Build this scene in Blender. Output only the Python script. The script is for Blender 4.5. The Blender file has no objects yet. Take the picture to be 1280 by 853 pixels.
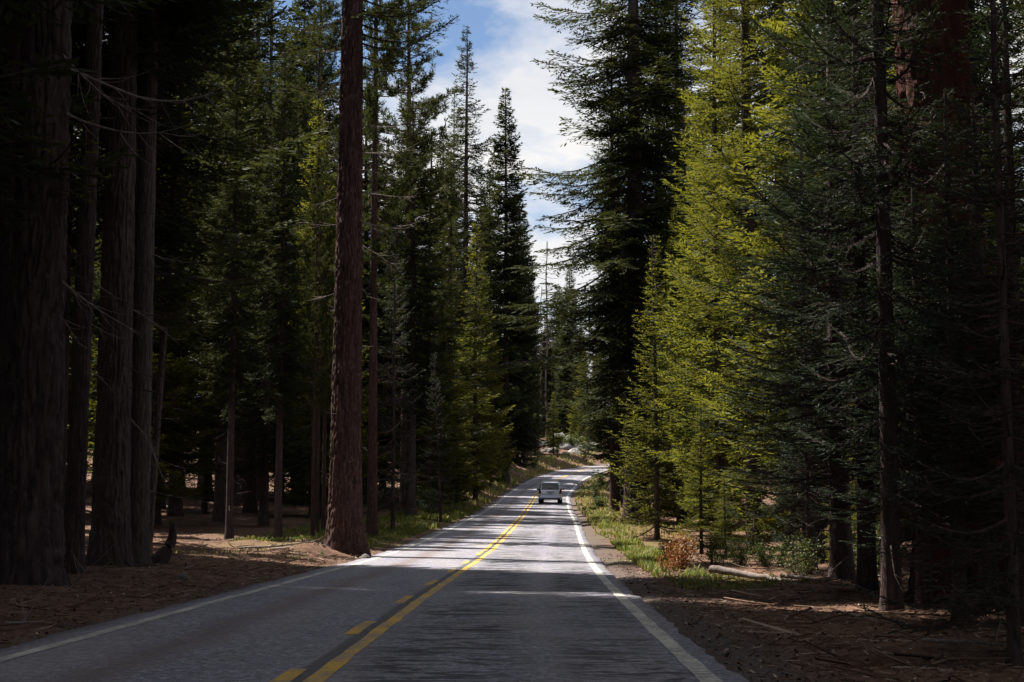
import bpy, math, random
import numpy as np
from mathutils import Vector, Matrix

R = math.radians
scene = bpy.context.scene
col = scene.collection

# ------------------------------------------------------------------ camera
CAM_Z, FPX, PITCH = 1.25, 2000.0, math.atan(216.5 / 2000.0)
cam_d = bpy.data.cameras.new('camera')
cam_d.sensor_width = 36.0
cam_d.lens = FPX / 1280.0 * 36.0
cam_d.clip_end = 5000
cam = bpy.data.objects.new('camera', cam_d)
col.objects.link(cam)
cam.location = (0, 0, CAM_Z)
cam.rotation_euler = (math.pi / 2 + PITCH, 0, 0)
scene.camera = cam

# ------------------------------------------------------------------ light
SUN_EL, SUN_TH = R(61), R(38)
TOSUN = np.array([-math.cos(SUN_TH) * math.cos(SUN_EL), math.sin(SUN_TH) * math.cos(SUN_EL), math.sin(SUN_EL)])
sun_d = bpy.data.lights.new('sun', 'SUN')
sun_d.energy = 5.0
sun_d.angle = R(0.53)
sun_d.color = (1.0, 0.92, 0.79)
sun = bpy.data.objects.new('sun', sun_d)
col.objects.link(sun)
sun.rotation_euler = Vector(-TOSUN).to_track_quat('-Z', 'Y').to_euler()
sun.location = (-30, 40, 80)

world = bpy.data.worlds.new('World')
scene.world = world
world.use_nodes = True
wn, wl = world.node_tree.nodes, world.node_tree.links
wn.clear()
w_out = wn.new('ShaderNodeOutputWorld')
sky = wn.new('ShaderNodeTexSky')
sky.sky_type = 'NISHITA'
sky.sun_disc = False
sky.sun_elevation = SUN_EL
sky.sun_rotation = math.atan2(TOSUN[0], TOSUN[1])
sky.altitude = 2000
sky.dust_density = 0.3
bg = wn.new('ShaderNodeBackground')
bg.inputs['Strength'].default_value = 0.05
wl.new(sky.outputs[0], bg.inputs['Color'])
tc = wn.new('ShaderNodeTexCoord')
sepw = wn.new('ShaderNodeSeparateXYZ')
wl.new(tc.outputs['Generated'], sepw.inputs[0])
def wmath(op, a, b):
    n = wn.new('ShaderNodeMath'); n.operation = op
    for i, v in enumerate((a, b)):
        if hasattr(v, 'is_linked'): wl.new(v, n.inputs[i])
        else: n.inputs[i].default_value = v
    return n.outputs[0]
den = wmath('ADD', wmath('MAXIMUM', sepw.outputs[2], 0.0), 0.22)
combw = wn.new('ShaderNodeCombineXYZ')
wl.new(wmath('DIVIDE', sepw.outputs[0], den), combw.inputs[0])
wl.new(wmath('DIVIDE', sepw.outputs[1], den), combw.inputs[1])
CLOUD_SEED = 17.0
combw.inputs[2].default_value = CLOUD_SEED
cn = wn.new('ShaderNodeTexNoise')
cn.inputs['Scale'].default_value = 2.1
cn.inputs['Detail'].default_value = 9
cn.inputs['Roughness'].default_value = 0.56
cn.inputs['Distortion'].default_value = 0.25
wl.new(combw.outputs[0], cn.inputs['Vector'])
cr = wn.new('ShaderNodeValToRGB')
cr.color_ramp.elements[0].position = 0.40
cr.color_ramp.elements[1].position = 0.55
wl.new(cn.outputs['Fac'], cr.inputs[0])
cn2 = wn.new('ShaderNodeTexNoise')
cn2.inputs['Scale'].default_value = 3.5
cn2.inputs['Detail'].default_value = 6
wl.new(combw.outputs[0], cn2.inputs['Vector'])
cr2 = wn.new('ShaderNodeValToRGB')
cr2.color_ramp.elements[0].position = 0.3
cr2.color_ramp.elements[0].color = (0.80, 0.82, 0.87, 1)
cr2.color_ramp.elements[1].position = 0.6
cr2.color_ramp.elements[1].color = (1.0, 0.98, 0.96, 1)
wl.new(cn2.outputs['Fac'], cr2.inputs[0])
bgc = wn.new('ShaderNodeBackground')
bgc.inputs['Strength'].default_value = 0.38
wl.new(cr2.outputs[0], bgc.inputs['Color'])
mixw = wn.new('ShaderNodeMixShader')
wl.new(cr.outputs[0], mixw.inputs[0])
wl.new(bg.outputs[0], mixw.inputs[1])
wl.new(bgc.outputs[0], mixw.inputs[2])
wl.new(mixw.outputs[0], w_out.inputs[0])

vs = scene.view_settings
vs.view_transform = 'Standard'
vs.look = 'None'
vs.gamma = 1.0
vs.use_curve_mapping = False
vs.exposure = 1.4
scene.cycles.max_bounces = 6
scene.cycles.diffuse_bounces = 3
scene.cycles.transmission_bounces = 4
scene.cycles.use_denoising = True

# ------------------------------------------------------------------ helpers
rng = np.random.default_rng(7)
random.seed(7)

def _h(ix, iy, iz, seed):
    n = (ix.astype(np.int64) * 374761393 + iy.astype(np.int64) * 668265263 + iz.astype(np.int64) * 2147483647 + seed * 974711) & 0xFFFFFFFF
    n = ((n ^ (n >> 13)) * 1274126177) & 0xFFFFFFFF
    n = ((n ^ (n >> 16)) * 2246822519) & 0xFFFFFFFF
    return ((n ^ (n >> 15)) & 0xFFFFFF) / float(0xFFFFFF)

def noise3(x, y, z, seed=0):
    x, y, z = np.broadcast_arrays(np.asarray(x, float), np.asarray(y, float), np.asarray(z, float))
    ix, iy, iz = np.floor(x), np.floor(y), np.floor(z)
    fx, fy, fz = x - ix, y - iy, z - iz
    fx, fy, fz = fx * fx * (3 - 2 * fx), fy * fy * (3 - 2 * fy), fz * fz * (3 - 2 * fz)
    ix, iy, iz = ix.astype(np.int64), iy.astype(np.int64), iz.astype(np.int64)
    r = 0
    for dx in (0, 1):
        for dy in (0, 1):
            for dz in (0, 1):
                r = r + _h(ix + dx, iy + dy, iz + dz, seed) * (fx if dx else 1 - fx) * (fy if dy else 1 - fy) * (fz if dz else 1 - fz)
    return r

def fbm(x, y, z=0.0, seed=0, octv=4):
    a, s, f, t = 0.5, 0.0, 1.0, 0.0
    for o in range(octv):
        s = s + a * noise3(np.asarray(x) * f, np.asarray(y) * f, np.asarray(z) * f, seed + o * 17)
        t += a; a *= 0.5; f *= 2.03
    return s / t

def sstep(x, a, b):
    t = np.clip((np.asarray(x, float) - a) / (b - a), 0, 1)
    return t * t * (3 - 2 * t)

def nrm(v):
    return v / np.maximum(np.linalg.norm(v, axis=-1, keepdims=True), 1e-9)

def mesh_np(name, V, Q, mats, mi=None, tint=None, smooth=False, uv=None, vattr=None):
    """quads (or -1 padded tris) -> mesh"""
    V = np.ascontiguousarray(V, dtype=np.float32); Q = np.asarray(Q, dtype=np.int32)
    me = bpy.data.meshes.new(name)
    me.vertices.add(len(V)); me.vertices.foreach_set('co', V.ravel())
    n = len(Q); k = Q.shape[1]
    me.loops.add(n * k); me.loops.foreach_set('vertex_index', np.ascontiguousarray(Q).ravel())
    me.polygons.add(n); me.polygons.foreach_set('loop_start', np.arange(0, n * k, k, dtype=np.int32))
    for m in mats: me.materials.append(m)
    if mi is not None: me.polygons.foreach_set('material_index', np.asarray(mi, dtype=np.int32))
    if smooth is not False:
        me.polygons.foreach_set('use_smooth', np.ones(n, bool) if smooth is True else np.asarray(smooth, bool))
    else:
        me.polygons.foreach_set('use_smooth', np.zeros(n, bool))
    if tint is not None:
        at = me.attributes.new('tint', 'FLOAT', 'FACE'); at.data.foreach_set('value', np.asarray(tint, dtype=np.float32))
    if vattr is not None:
        for nm, arr in vattr.items():
            at = me.attributes.new(nm, 'FLOAT', 'POINT'); at.data.foreach_set('value', np.asarray(arr, dtype=np.float32))
    if uv is not None:
        ul = me.uv_layers.new(name='UVMap')
        ul.data.foreach_set('uv', np.asarray(uv, dtype=np.float32)[Q.ravel()].ravel())
    me.update(calc_edges=True)
    return me

def link(name, me, parent=None, loc=None, kind=None):
    o = bpy.data.objects.new(name, me)
    col.objects.link(o)
    if parent is not None: o.parent = parent
    if loc is not None: o.location = loc
    if kind: o['kind'] = kind
    return o

def empty(name, loc, rz=0.0):
    o = bpy.data.objects.new(name, None)
    o.empty_display_size = 0.3
    col.objects.link(o)
    o.location = loc; o.rotation_euler = (0, 0, rz)
    return o

def tag(o, label, cat, group=None):
    o['label'] = label; o['category'] = cat
    if group: o['group'] = group
    return o

def tubes(P, rad, sides):
    """P (B,n,3) paths, rad (B,n) -> V, Q"""
    B, n, _ = P.shape
    T = nrm(np.gradient(P, axis=1))
    up = np.broadcast_to(np.array([0.13, 0.21, 0.97]), T.shape)
    bad = np.abs((T * up).sum(-1, keepdims=True)) > 0.93
    up = np.where(bad, np.array([0.97, 0.1, 0.2]), up)
    A = nrm(np.cross(T, up)); Bn = np.cross(T, A)
    ang = np.arange(sides) * 2 * math.pi / sides
    V = P[:, :, None, :] + rad[:, :, None, None] * (A[:, :, None, :] * np.cos(ang)[None, None, :, None] + Bn[:, :, None, :] * np.sin(ang)[None, None, :, None])
    idx = np.arange(B * n * sides).reshape(B, n, sides)
    a = idx[:, :-1, :]; b = np.roll(idx, -1, axis=2)[:, :-1, :]
    c = np.roll(idx, -1, axis=2)[:, 1:, :]; d = idx[:, 1:, :]
    return V.reshape(-1, 3), np.stack([a, b, c, d], -1).reshape(-1, 4)

def merge(parts):
    Vs, Qs, o = [], [], 0
    for V, Q in parts:
        Vs.append(V); Qs.append(Q + o); o += len(V)
    return np.concatenate(Vs), np.concatenate(Qs)

# ------------------------------------------------------------------ materials
def new_mat(name):
    m = bpy.data.materials.new(name); m.use_nodes = True
    nt = m.node_tree; nt.nodes.clear()
    return m, nt.nodes, nt.links

class NB:
    """small node-building helper"""
    def __init__(s, name):
        s.m, s.n, s.l = new_mat(name)
        s.out = s.n.new('ShaderNodeOutputMaterial')
    def put(s, sock, v):
        if hasattr(v, 'is_linked'): s.l.new(v, sock)
        elif v is not None:
            if isinstance(v, tuple) and len(v) == 3 and sock.type == 'RGBA': v = (*v, 1)
            sock.default_value = v
    def math(s, op, a, b=None, clamp=False):
        n = s.n.new('ShaderNodeMath'); n.operation = op; n.use_clamp = clamp
        s.put(n.inputs[0], a)
        if b is not None: s.put(n.inputs[1], b)
        return n.outputs[0]
    def coord(s, kind='Object'):
        return s.n.new('ShaderNodeTexCoord').outputs[kind]
    def mapping(s, vec, scale=(1, 1, 1), loc=(0, 0, 0)):
        n = s.n.new('ShaderNodeMapping'); s.put(n.inputs['Vector'], vec)
        n.inputs['Scale'].default_value = scale; n.inputs['Location'].default_value = loc
        return n.outputs[0]
    def noise(s, vec, scale, detail=4, rough=0.55, dist=0.0):
        n = s.n.new('ShaderNodeTexNoise'); s.put(n.inputs['Vector'], vec)
        n.inputs['Scale'].default_value = scale; n.inputs['Detail'].default_value = detail
        n.inputs['Roughness'].default_value = rough; n.inputs['Distortion'].default_value = dist
        return n.outputs['Fac']
    def voro(s, vec, scale, feature='F1'):
        n = s.n.new('ShaderNodeTexVoronoi'); n.feature = feature; s.put(n.inputs['Vector'], vec)
        n.inputs['Scale'].default_value = scale
        return n.outputs['Distance']
    def ramp(s, fac, stops):
        n = s.n.new('ShaderNodeValToRGB'); s.put(n.inputs[0], fac)
        e = n.color_ramp.elements
        while len(e) < len(stops): e.new(0.5)
        for i, (p, c) in enumerate(stops):
            e[i].position = p
            e[i].color = (c, c, c, 1) if not isinstance(c, tuple) else (*c, 1)
        return n.outputs[0]
    def mix(s, f, a, b, mode='MIX'):
        n = s.n.new('ShaderNodeMix'); n.data_type = 'RGBA'; n.blend_type = mode
        s.put(n.inputs[0], f); s.put(n.inputs[6], a); s.put(n.inputs[7], b)
        return n.outputs[2]
    def bump(s, h, strength, dist):
        n = s.n.new('ShaderNodeBump'); s.put(n.inputs['Height'], h)
        n.inputs['Strength'].default_value = strength; n.inputs['Distance'].default_value = dist
        return n.outputs[0]
    def attr(s, name):
        n = s.n.new('ShaderNodeAttribute'); n.attribute_name = name
        return n.outputs['Fac']
    def rand(s):
        return s.n.new('ShaderNodeObjectInfo').outputs['Random']
    def principled(s, colr, rough=0.8, normal=None, spec=0.3, metal=0.0, coat=0.0):
        b = s.n.new('ShaderNodeBsdfPrincipled')
        s.put(b.inputs['Base Color'], colr); s.put(b.inputs['Roughness'], rough)
        b.inputs['Specular IOR Level'].default_value = spec; b.inputs['Metallic'].default_value = metal
        b.inputs['Coat Weight'].default_value = coat
        if normal is not None: s.l.new(normal, b.inputs['Normal'])
        return b.outputs[0]
    def done(s, sh):
        s.l.new(sh, s.out.inputs['Surface']); return s.m

def mat_leaf(name, dark, light, trans, tfac=0.35):
    b = NB(name)
    t = b.attr('tint')
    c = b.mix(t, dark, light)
    c = b.mix(b.math('MULTIPLY', b.rand(), 0.35), c, (dark[0] * 1.5, dark[1] * 0.95, dark[2] * 0.8))
    d = b.n.new('ShaderNodeBsdfPrincipled'); b.put(d.inputs['Base Color'], c)
    d.inputs['Roughness'].default_value = 0.65; d.inputs['Specular IOR Level'].default_value = 0.10
    tr = b.n.new('ShaderNodeBsdfTranslucent'); b.put(tr.inputs['Color'], b.mix(t, tuple(v * 0.7 for v in trans), trans))
    mx = b.n.new('ShaderNodeMixShader'); mx.inputs[0].default_value = tfac
    b.l.new(d.outputs[0], mx.inputs[1]); b.l.new(tr.outputs[0], mx.inputs[2])
    return b.done(mx.outputs[0])

def mat_bark(name, c1, c2, c3, scale=1.0, strength=0.8):
    b = NB(name)
    co = b.coord()
    v = b.mapping(co, (9 * scale, 9 * scale, 1.6 * scale))
    n1 = b.noise(v, 1.0, 6, 0.6, 0.6)
    v2 = b.mapping(co, (22 * scale, 22 * scale, 5 * scale))
    n2 = b.noise(v2, 1.0, 5, 0.65)
    n3 = b.noise(co, 0.7, 3)
    c = b.mix(b.ramp(n1, [(0.35, 0.0), (0.62, 1.0)]), c1, c2)
    c = b.mix(b.ramp(n2, [(0.5, 0.0), (0.75, 0.8)]), c, c3)
    c = b.mix(b.ramp(n3, [(0.45, 0.0), (0.75, 0.5)]), c, tuple(x * 0.6 for x in c1))
    h = b.math('ADD', b.math('MULTIPLY', n1, 0.7), b.math('MULTIPLY', n2, 0.4))
    return b.done(b.principled(c, 0.9, b.bump(h, strength, 0.05), 0.15))

M = {}
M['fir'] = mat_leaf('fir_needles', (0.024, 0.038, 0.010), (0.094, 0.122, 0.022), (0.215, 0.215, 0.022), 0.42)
M['fir_dark'] = mat_leaf('dark_shaded_fir_needles', (0.014, 0.025, 0.013), (0.034, 0.052, 0.020), (0.060, 0.070, 0.014), 0.30)  # darker needles of older firs; their backlit shade is partly in this colour
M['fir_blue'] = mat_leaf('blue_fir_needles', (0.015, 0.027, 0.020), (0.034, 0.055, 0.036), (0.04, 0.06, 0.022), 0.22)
M['pine'] = mat_leaf('pine_needles', (0.020, 0.032, 0.011), (0.052, 0.070, 0.020), (0.075, 0.090, 0.018), 0.28)
M['bark_fir'] = mat_bark('fir_bark', (0.030, 0.021, 0.023), (0.085, 0.060, 0.060), (0.135, 0.105, 0.106))
M['bark_pine'] = mat_bark('pine_bark', (0.030, 0.017, 0.018), (0.076, 0.042, 0.039), (0.20, 0.135, 0.11))
M['bark_red'] = mat_bark('red_bark', (0.055, 0.022, 0.020), (0.130, 0.050, 0.042), (0.15, 0.085, 0.075))
M['bark_young'] = mat_bark('young_bark', (0.040, 0.031, 0.032), (0.088, 0.068, 0.068), (0.13, 0.11, 0.11), 1.6, 0.4)
M['deadwood'] = mat_bark('dead_wood', (0.12, 0.10, 0.095), (0.24, 0.20, 0.185), (0.36, 0.31, 0.29), 1.5, 0.5)

def mat_asphalt():
    b = NB('asphalt')
    co = b.coord(); uv = b.coord('UV')
    sep = b.n.new('ShaderNodeSeparateXYZ'); b.l.new(uv, sep.inputs[0])
    u, v = sep.outputs[0], sep.outputs[1]
    agg = b.noise(co, 34, 4, 0.75)
    agg2 = b.voro(co, 26)
    med = b.noise(co, 2.2, 5, 0.6)
    clot = b.noise(co, 11, 5, 0.7)
    big = b.noise(b.mapping(uv, (0.9, 0.12, 1)), 1.0, 4, 0.6)
    c = b.mix(b.ramp(agg, [(0.36, 0.0), (0.64, 1.0)]), (0.052, 0.050, 0.080), (0.425, 0.415, 0.54))
    c = b.mix(b.ramp(agg2, [(0.05, 0.55), (0.35, 0.0)]), c, (0.36, 0.35, 0.34))
    c = b.mix(b.ramp(med, [(0.38, 0.6), (0.60, 0.0)]), c, (0.11, 0.11, 0.13))
    c = b.mix(b.ramp(clot, [(0.42, 0.75), (0.54, 0.0)]), c, (0.070, 0.070, 0.090))
    c = b.mix(b.ramp(clot, [(0.55, 0.0), (0.70, 0.5)]), c, (0.48, 0.47, 0.50))
    c = b.mix(b.ramp(big, [(0.4, 0.0), (0.7, 0.4)]), c, (0.30, 0.285, 0.275))
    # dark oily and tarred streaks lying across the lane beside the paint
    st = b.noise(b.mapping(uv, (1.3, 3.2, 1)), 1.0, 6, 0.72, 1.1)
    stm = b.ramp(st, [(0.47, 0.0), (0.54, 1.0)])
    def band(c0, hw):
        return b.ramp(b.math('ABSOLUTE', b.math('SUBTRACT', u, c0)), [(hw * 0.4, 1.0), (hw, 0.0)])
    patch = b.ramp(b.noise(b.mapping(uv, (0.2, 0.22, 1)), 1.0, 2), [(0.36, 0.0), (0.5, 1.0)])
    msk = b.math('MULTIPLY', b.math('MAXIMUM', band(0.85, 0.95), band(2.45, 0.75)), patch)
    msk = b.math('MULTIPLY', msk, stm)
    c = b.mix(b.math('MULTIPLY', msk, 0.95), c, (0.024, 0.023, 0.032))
    # dirty wheel track running in the other lane, rusty brown
    wob = b.noise(b.mapping(uv, (0.0, 0.25, 1)), 1.0, 2)
    uu = b.math('ADD', u, b.math('MULTIPLY', wob, 0.5))
    tr = b.ramp(b.math('ABSOLUTE', b.math('SUBTRACT', uu, -1.55)), [(0.05, 0.7), (0.42, 0.0)])
    c = b.mix(b.math('MULTIPLY', tr, b.ramp(st, [(0.3, 0.5), (0.6, 1.0)])), c, (0.12, 0.085, 0.075))
    # tar between the yellow lines and hairline cracks
    tar = b.ramp(b.math('ABSOLUTE', b.math('ADD', u, 0.12)), [(0.07, 0.8), (0.13, 0.0)])
    c = b.mix(tar, c, (0.060, 0.058, 0.066))
    # dirt towards both verges
    edge = b.math('ADD', b.math('ABSOLUTE', u), b.math('MULTIPLY', b.noise(co, 1.3, 4), 0.5))
    c = b.mix(b.ramp(b.math('DIVIDE', edge, 4.2), [(0.82, 0.0), (0.93, 0.85)]), c, (0.085, 0.066, 0.06))
    h = b.math('ADD', b.math('MULTIPLY', agg, 0.6), b.math('MULTIPLY', agg2, 0.6))
    return b.done(b.principled(c, b.ramp(med, [(0.3, 0.72), (0.7, 0.9)]), b.bump(h, 0.5, 0.012), 0.3))
M['asphalt'] = mat_asphalt()

def mat_paint(name, c1, wear_lo, wear_hi):
    b = NB(name)
    co = b.coord()
    n = b.noise(co, 14, 5, 0.7)
    n2 = b.noise(b.mapping(co, (3, 0.9, 1)), 1.0, 4, 0.6)
    n3 = b.noise(b.mapping(co, (2.5, 16, 1)), 1.0, 3, 0.6)
    w = b.math('ADD', b.math('MULTIPLY', n, 0.4), b.math('ADD', b.math('MULTIPLY', n2, 0.3), b.math('MULTIPLY', n3, 0.3)))
    f = b.ramp(w, [(wear_lo, 1.0), (wear_hi, 0.0)])
    agg = b.noise(co, 60, 3, 0.7)
    base = b.mix(b.ramp(agg, [(0.32, 0.0), (0.68, 1.0)]), (0.10, 0.10, 0.105), (0.27, 0.265, 0.27))
    cc = b.mix(b.ramp(agg, [(0.3, 0.6), (0.6, 0.0)]), c1, tuple(v * 0.7 for v in c1))
    c = b.mix(f, cc, base)
    return b.done(b.principled(c, 0.7, b.bump(agg, 0.4, 0.008), 0.3))
M['yellow'] = mat_paint('yellow_paint', (0.62, 0.36, 0.025), 0.44, 0.53)
M['white'] = mat_paint('white_paint', (0.60, 0.58, 0.54), 0.43, 0.56)

def mat_ground():
    b = NB('forest_floor')
    co = b.coord()
    n1 = b.noise(co, 0.35, 5, 0.6)
    n2 = b.noise(co, 3.0, 6, 0.7)
    n3 = b.noise(b.mapping(co, (22, 22, 22)), 1.0, 4, 0.75, 1.2)
    n4 = b.voro(co, 14)
    c = b.mix(b.ramp(n2, [(0.35, 0.0), (0.65, 1.0)]), (0.060, 0.034, 0.026), (0.165, 0.095, 0.068))
    c = b.mix(b.ramp(n3, [(0.50, 0.0), (0.70, 0.85)]), c, (0.30, 0.20, 0.14))
    c = b.mix(b.ramp(n1, [(0.45, 0.0), (0.7, 0.6)]), c, (0.050, 0.030, 0.026))
    c = b.mix(b.ramp(n4, [(0.04, 0.5), (0.16, 0.0)]), c, (0.25, 0.185, 0.15))
    gr = b.mix(b.ramp(n3, [(0.4, 0.0), (0.62, 1.0)]), (0.045, 0.036, 0.036), (0.15, 0.13, 0.125))
    gf = b.math('MULTIPLY', b.attr('gravel'), b.ramp(n2, [(0.3, 0.35), (0.6, 1.0)]))
    c = b.mix(gf, c, gr)
    ms = b.math('MULTIPLY', b.attr('moss'), b.ramp(n2, [(0.35, 0.25), (0.6, 1.0)]))
    c = b.mix(ms, c, (0.11, 0.12, 0.025))
    h = b.math('ADD', b.math('MULTIPLY', n2, 0.6), b.math('MULTIPLY', n3, 0.35))
    return b.done(b.principled(c, 0.95, b.bump(h, 0.9, 0.06), 0.1))
M['ground'] = mat_ground()

def mat_plain(name, c, rough=0.5, metal=0.0, spec=0.5, coat=0.0, var=0.1, sc=6):
    b = NB(name)
    n = b.noise(b.coord(), sc, 4)
    cc = b.mix(n, tuple(v * (1 - var) for v in c), tuple(min(1, v * (1 + var)) for v in c))
    return b.done(b.principled(cc, rough, None, spec, metal, coat))

def mat_rock():
    b = NB('granite')
    co = b.coord()
    n1 = b.noise(co, 1.2, 6, 0.65); n2 = b.noise(co, 9, 5, 0.7)
    c = b.mix(b.ramp(n1, [(0.35, 0.0), (0.65, 1.0)]), (0.11, 0.105, 0.105), (0.29, 0.28, 0.275))
    c = b.mix(b.ramp(n2, [(0.52, 0.0), (0.68, 0.8)]), c, (0.11, 0.10, 0.10))
    return b.done(b.principled(c, 0.9, b.bump(b.math('ADD', n1, b.math('MULTIPLY', n2, 0.4)), 0.8, 0.15), 0.2))
M['rock'] = mat_rock()
M['darkrock'] = mat_plain('dark_stone', (0.085, 0.075, 0.072), 0.9, var=0.4, sc=20)

def mat_tinted(name, stops, rough=0.85, tr=None):
    b = NB(name)
    c = b.ramp(b.attr('tint'), stops)
    if tr is None: return b.done(b.principled(c, rough, None, 0.2))
    d = b.n.new('ShaderNodeBsdfPrincipled'); b.put(d.inputs['Base Color'], c); d.inputs['Roughness'].default_value = rough
    t = b.n.new('ShaderNodeBsdfTranslucent'); b.put(t.inputs['Color'], c)
    mx = b.n.new('ShaderNodeMixShader'); mx.inputs[0].default_value = tr
    b.l.new(d.outputs[0], mx.inputs[1]); b.l.new(t.outputs[0], mx.inputs[2])
    return b.done(mx.outputs[0])
M['litter'] = mat_tinted('litter', [(0.0, (0.04, 0.022, 0.018)), (0.5, (0.10, 0.056, 0.040)), (0.85, (0.18, 0.115, 0.08)), (1.0, (0.38, 0.30, 0.25))])
M['grass'] = mat_tinted('grass_blades', [(0.0, (0.05, 0.085, 0.015)), (0.5, (0.12, 0.17, 0.022)), (0.8, (0.26, 0.24, 0.05)), (1.0, (0.34, 0.26, 0.10))], 0.6, 0.4)
M['rusty'] = mat_tinted('rust_leaves', [(0.0, (0.16, 0.045, 0.015)), (0.6, (0.28, 0.10, 0.025)), (1.0, (0.30, 0.19, 0.05))], 0.6, 0.35)
M['shrubleaf'] = mat_tinted('shrub_leaves', [(0.0, (0.025, 0.045, 0.010)), (0.6, (0.065, 0.095, 0.016)), (1.0, (0.15, 0.16, 0.025))], 0.55, 0.35)

# ------------------------------------------------------------------ road course and terrain
RY = np.array([-60, -20, 11.7, 34.7, 44, 91, 133, 163, 195, 214, 229, 245, 262, 300, 400, 900.])
RX = np.array([-1.55, -1.55, -1.50, -1.13, -0.88, 0.50, 1.62, 2.85, 6.4, 10.2, 15.8, 26, 41, 85, 210, 850.])
RZ = np.array([0, 0, 0, 0, 0.02, 0.93, 2.05, 3.45, 5.8, 7.2, 8.3, 9.3, 10.2, 11.6, 14.0, 22.])
def hermite(xk, yk, x):
    m = np.gradient(yk, xk)
    i = np.clip(np.searchsorted(xk, x) - 1, 0, len(xk) - 2)
    h = xk[i + 1] - xk[i]; t = (x - xk[i]) / h
    return ((2*t**3 - 3*t**2 + 1) * yk[i] + (t**3 - 2*t**2 + t) * h * m[i] + (-2*t**3 + 3*t**2) * yk[i+1] + (t**3 - t**2) * h * m[i+1])
_gy = np.arange(-60, 900, 1.0)
_gx = hermite(RY, RX, _gy); _gz = hermite(RY, RZ, _gy)
def road_x(y): return np.interp(y, _gy, _gx)
def road_z(y): return np.interp(y, _gy, _gz)
_sl = np.gradient(_gx, _gy)
def road_cos(y): return 1.0 / np.sqrt(1 + np.interp(y, _gy, _sl) ** 2)

def ground_z(x, y):
    x = np.asarray(x, float); y = np.asarray(y, float)
    d = (x - road_x(y)) * road_cos(y); a = np.abs(d)
    z = road_z(y)
    side = sstep(a, 3.15, 3.9)
    bumps = (fbm(x * 0.35, y * 0.35, seed=3) - 0.5) * 0.5 + (fbm(x * 1.7, y * 1.7, seed=5) - 0.5) * 0.16
    z = z + side * bumps * sstep(a, 3.2, 6.5) - 0.035 * sstep(a, 3.0, 3.5)
    L = (d < 0)
    z = z + np.where(L, sstep(a, 3.6, 5.5) * 0.16, -sstep(a, 5.0, 9.0) * 0.22 * sstep(y, 30, 60))
    z = z + np.where(L, sstep(a, 3.8, 8.0) * 0.9 * sstep(y, 95, 140), 0)
    z = z + np.where(L, 0.035, 0.03) * np.maximum(a - 8, 0) * sstep(y, -20, 60) * 0.8
    # rocky bank on the outside of the bend
    g = np.exp(-(((x - 7.0) / 9.0) ** 2 + ((y - 266) / 20.0) ** 2))
    z = z + 2.0 * g * sstep(a, 3.6, 9.0)
    z = z + sstep(y, 290, 700) * 14
    z = z - 0.10 * (1 - sstep(a, 3.15, 3.6))
    return z

def gz(x, y): return float(ground_z(np.array([x]), np.array([y]))[0])
def PX(px, y): return (px - 640.0) / FPX * y * 0.995

# ground sheet
ys = np.concatenate([np.arange(-40, 8, 2.0), np.arange(8, 60, 0.28), np.arange(60, 140, 0.8), np.arange(140, 360, 2.5), np.geomspace(362, 2500, 40)])
dd = np.concatenate([np.arange(0, 2.4, 0.8), np.arange(2.4, 12, 0.25), np.arange(12, 30, 1.0), np.geomspace(31, 1500, 28)])
ds = np.concatenate([-dd[:0:-1], dd])
YY, DD = np.meshgrid(ys, ds, indexing='ij')
XX = road_x(YY) + DD / road_cos(YY)
ZZ = ground_z(XX, YY)
nr, nc = YY.shape
idx = np.arange(nr * nc).reshape(nr, nc)
Q = np.stack([idx[:-1, :-1], idx[:-1, 1:], idx[1:, 1:], idx[1:, :-1]], -1).reshape(-1, 4)
adf = np.abs(DD).ravel()
gravel = np.where(DD.ravel() > 0, 1 - sstep(adf, 3.5, 4.6), 1 - sstep(adf, 3.3, 3.9)) * sstep(adf, 3.0, 3.3)
Yf, Xf, Df = YY.ravel(), XX.ravel(), DD.ravel()
moss = (sstep(fbm(Xf * 0.4, Yf * 0.4, seed=31), 0.42, 0.6) * (
    np.where(Df < 0, np.exp(-((adf - 6.0) / 2.6) ** 2) * sstep(Yf, 48, 56) * (1 - sstep(Yf, 110, 135)), 0)
    + np.where(Df > 0, np.exp(-((adf - 4.9) / 1.0) ** 2) * sstep(Yf, 26, 33) * (1 - sstep(Yf, 120, 140)), 0)))
link('ground', mesh_np('ground', np.stack([XX, YY, ZZ], -1).reshape(-1, 3), Q, [M['ground']], smooth=True, vattr={'gravel': gravel, 'moss': moss}), kind='structure')

# road sheet with ragged edges
def road_pt(y, d, dz=0.0):
    c = road_cos(y); s = np.interp(y, _gy, _sl) * c
    x = road_x(y) + d * c
    yy = y - d * s
    return np.stack([x, yy, road_z(y) + dz], -1)
def road_surf(y, d):
    return -0.012 * (d / 3) ** 2 + (fbm(d * 0.5 + 9, y * 0.25, seed=11, octv=2) - 0.5) * 0.02
rys = np.concatenate([np.arange(-20, 60, 0.3), np.arange(60, 200, 1.0), np.arange(200, 310, 1.0)])
def edge_noise(y, s): return (fbm(y * 0.8, 0.0, seed=s, octv=4) - 0.5) * 0.18 + (fbm(y * 3, 3.0, seed=s + 4, octv=3) - 0.5) * 0.20
cols_ = np.linspace(-1, 1, 27)
left_w = 3.42 + edge_noise(rys, 50); right_w = 3.27 + edge_noise(rys, 60) * 0.8
D = np.where(cols_[None, :] < 0, cols_[None, :] * left_w[:, None], cols_[None, :] * right_w[:, None])
Yr = np.repeat(rys[:, None], len(cols_), 1)
Vr = road_pt(Yr.ravel(), D.ravel(), road_surf(Yr.ravel(), D.ravel())).reshape(len(rys), -1, 3)
skl = Vr[:, :1] - [0.03, 0, 0.12]; skr = Vr[:, -1:] - [-0.03, 0, 0.12]
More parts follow.
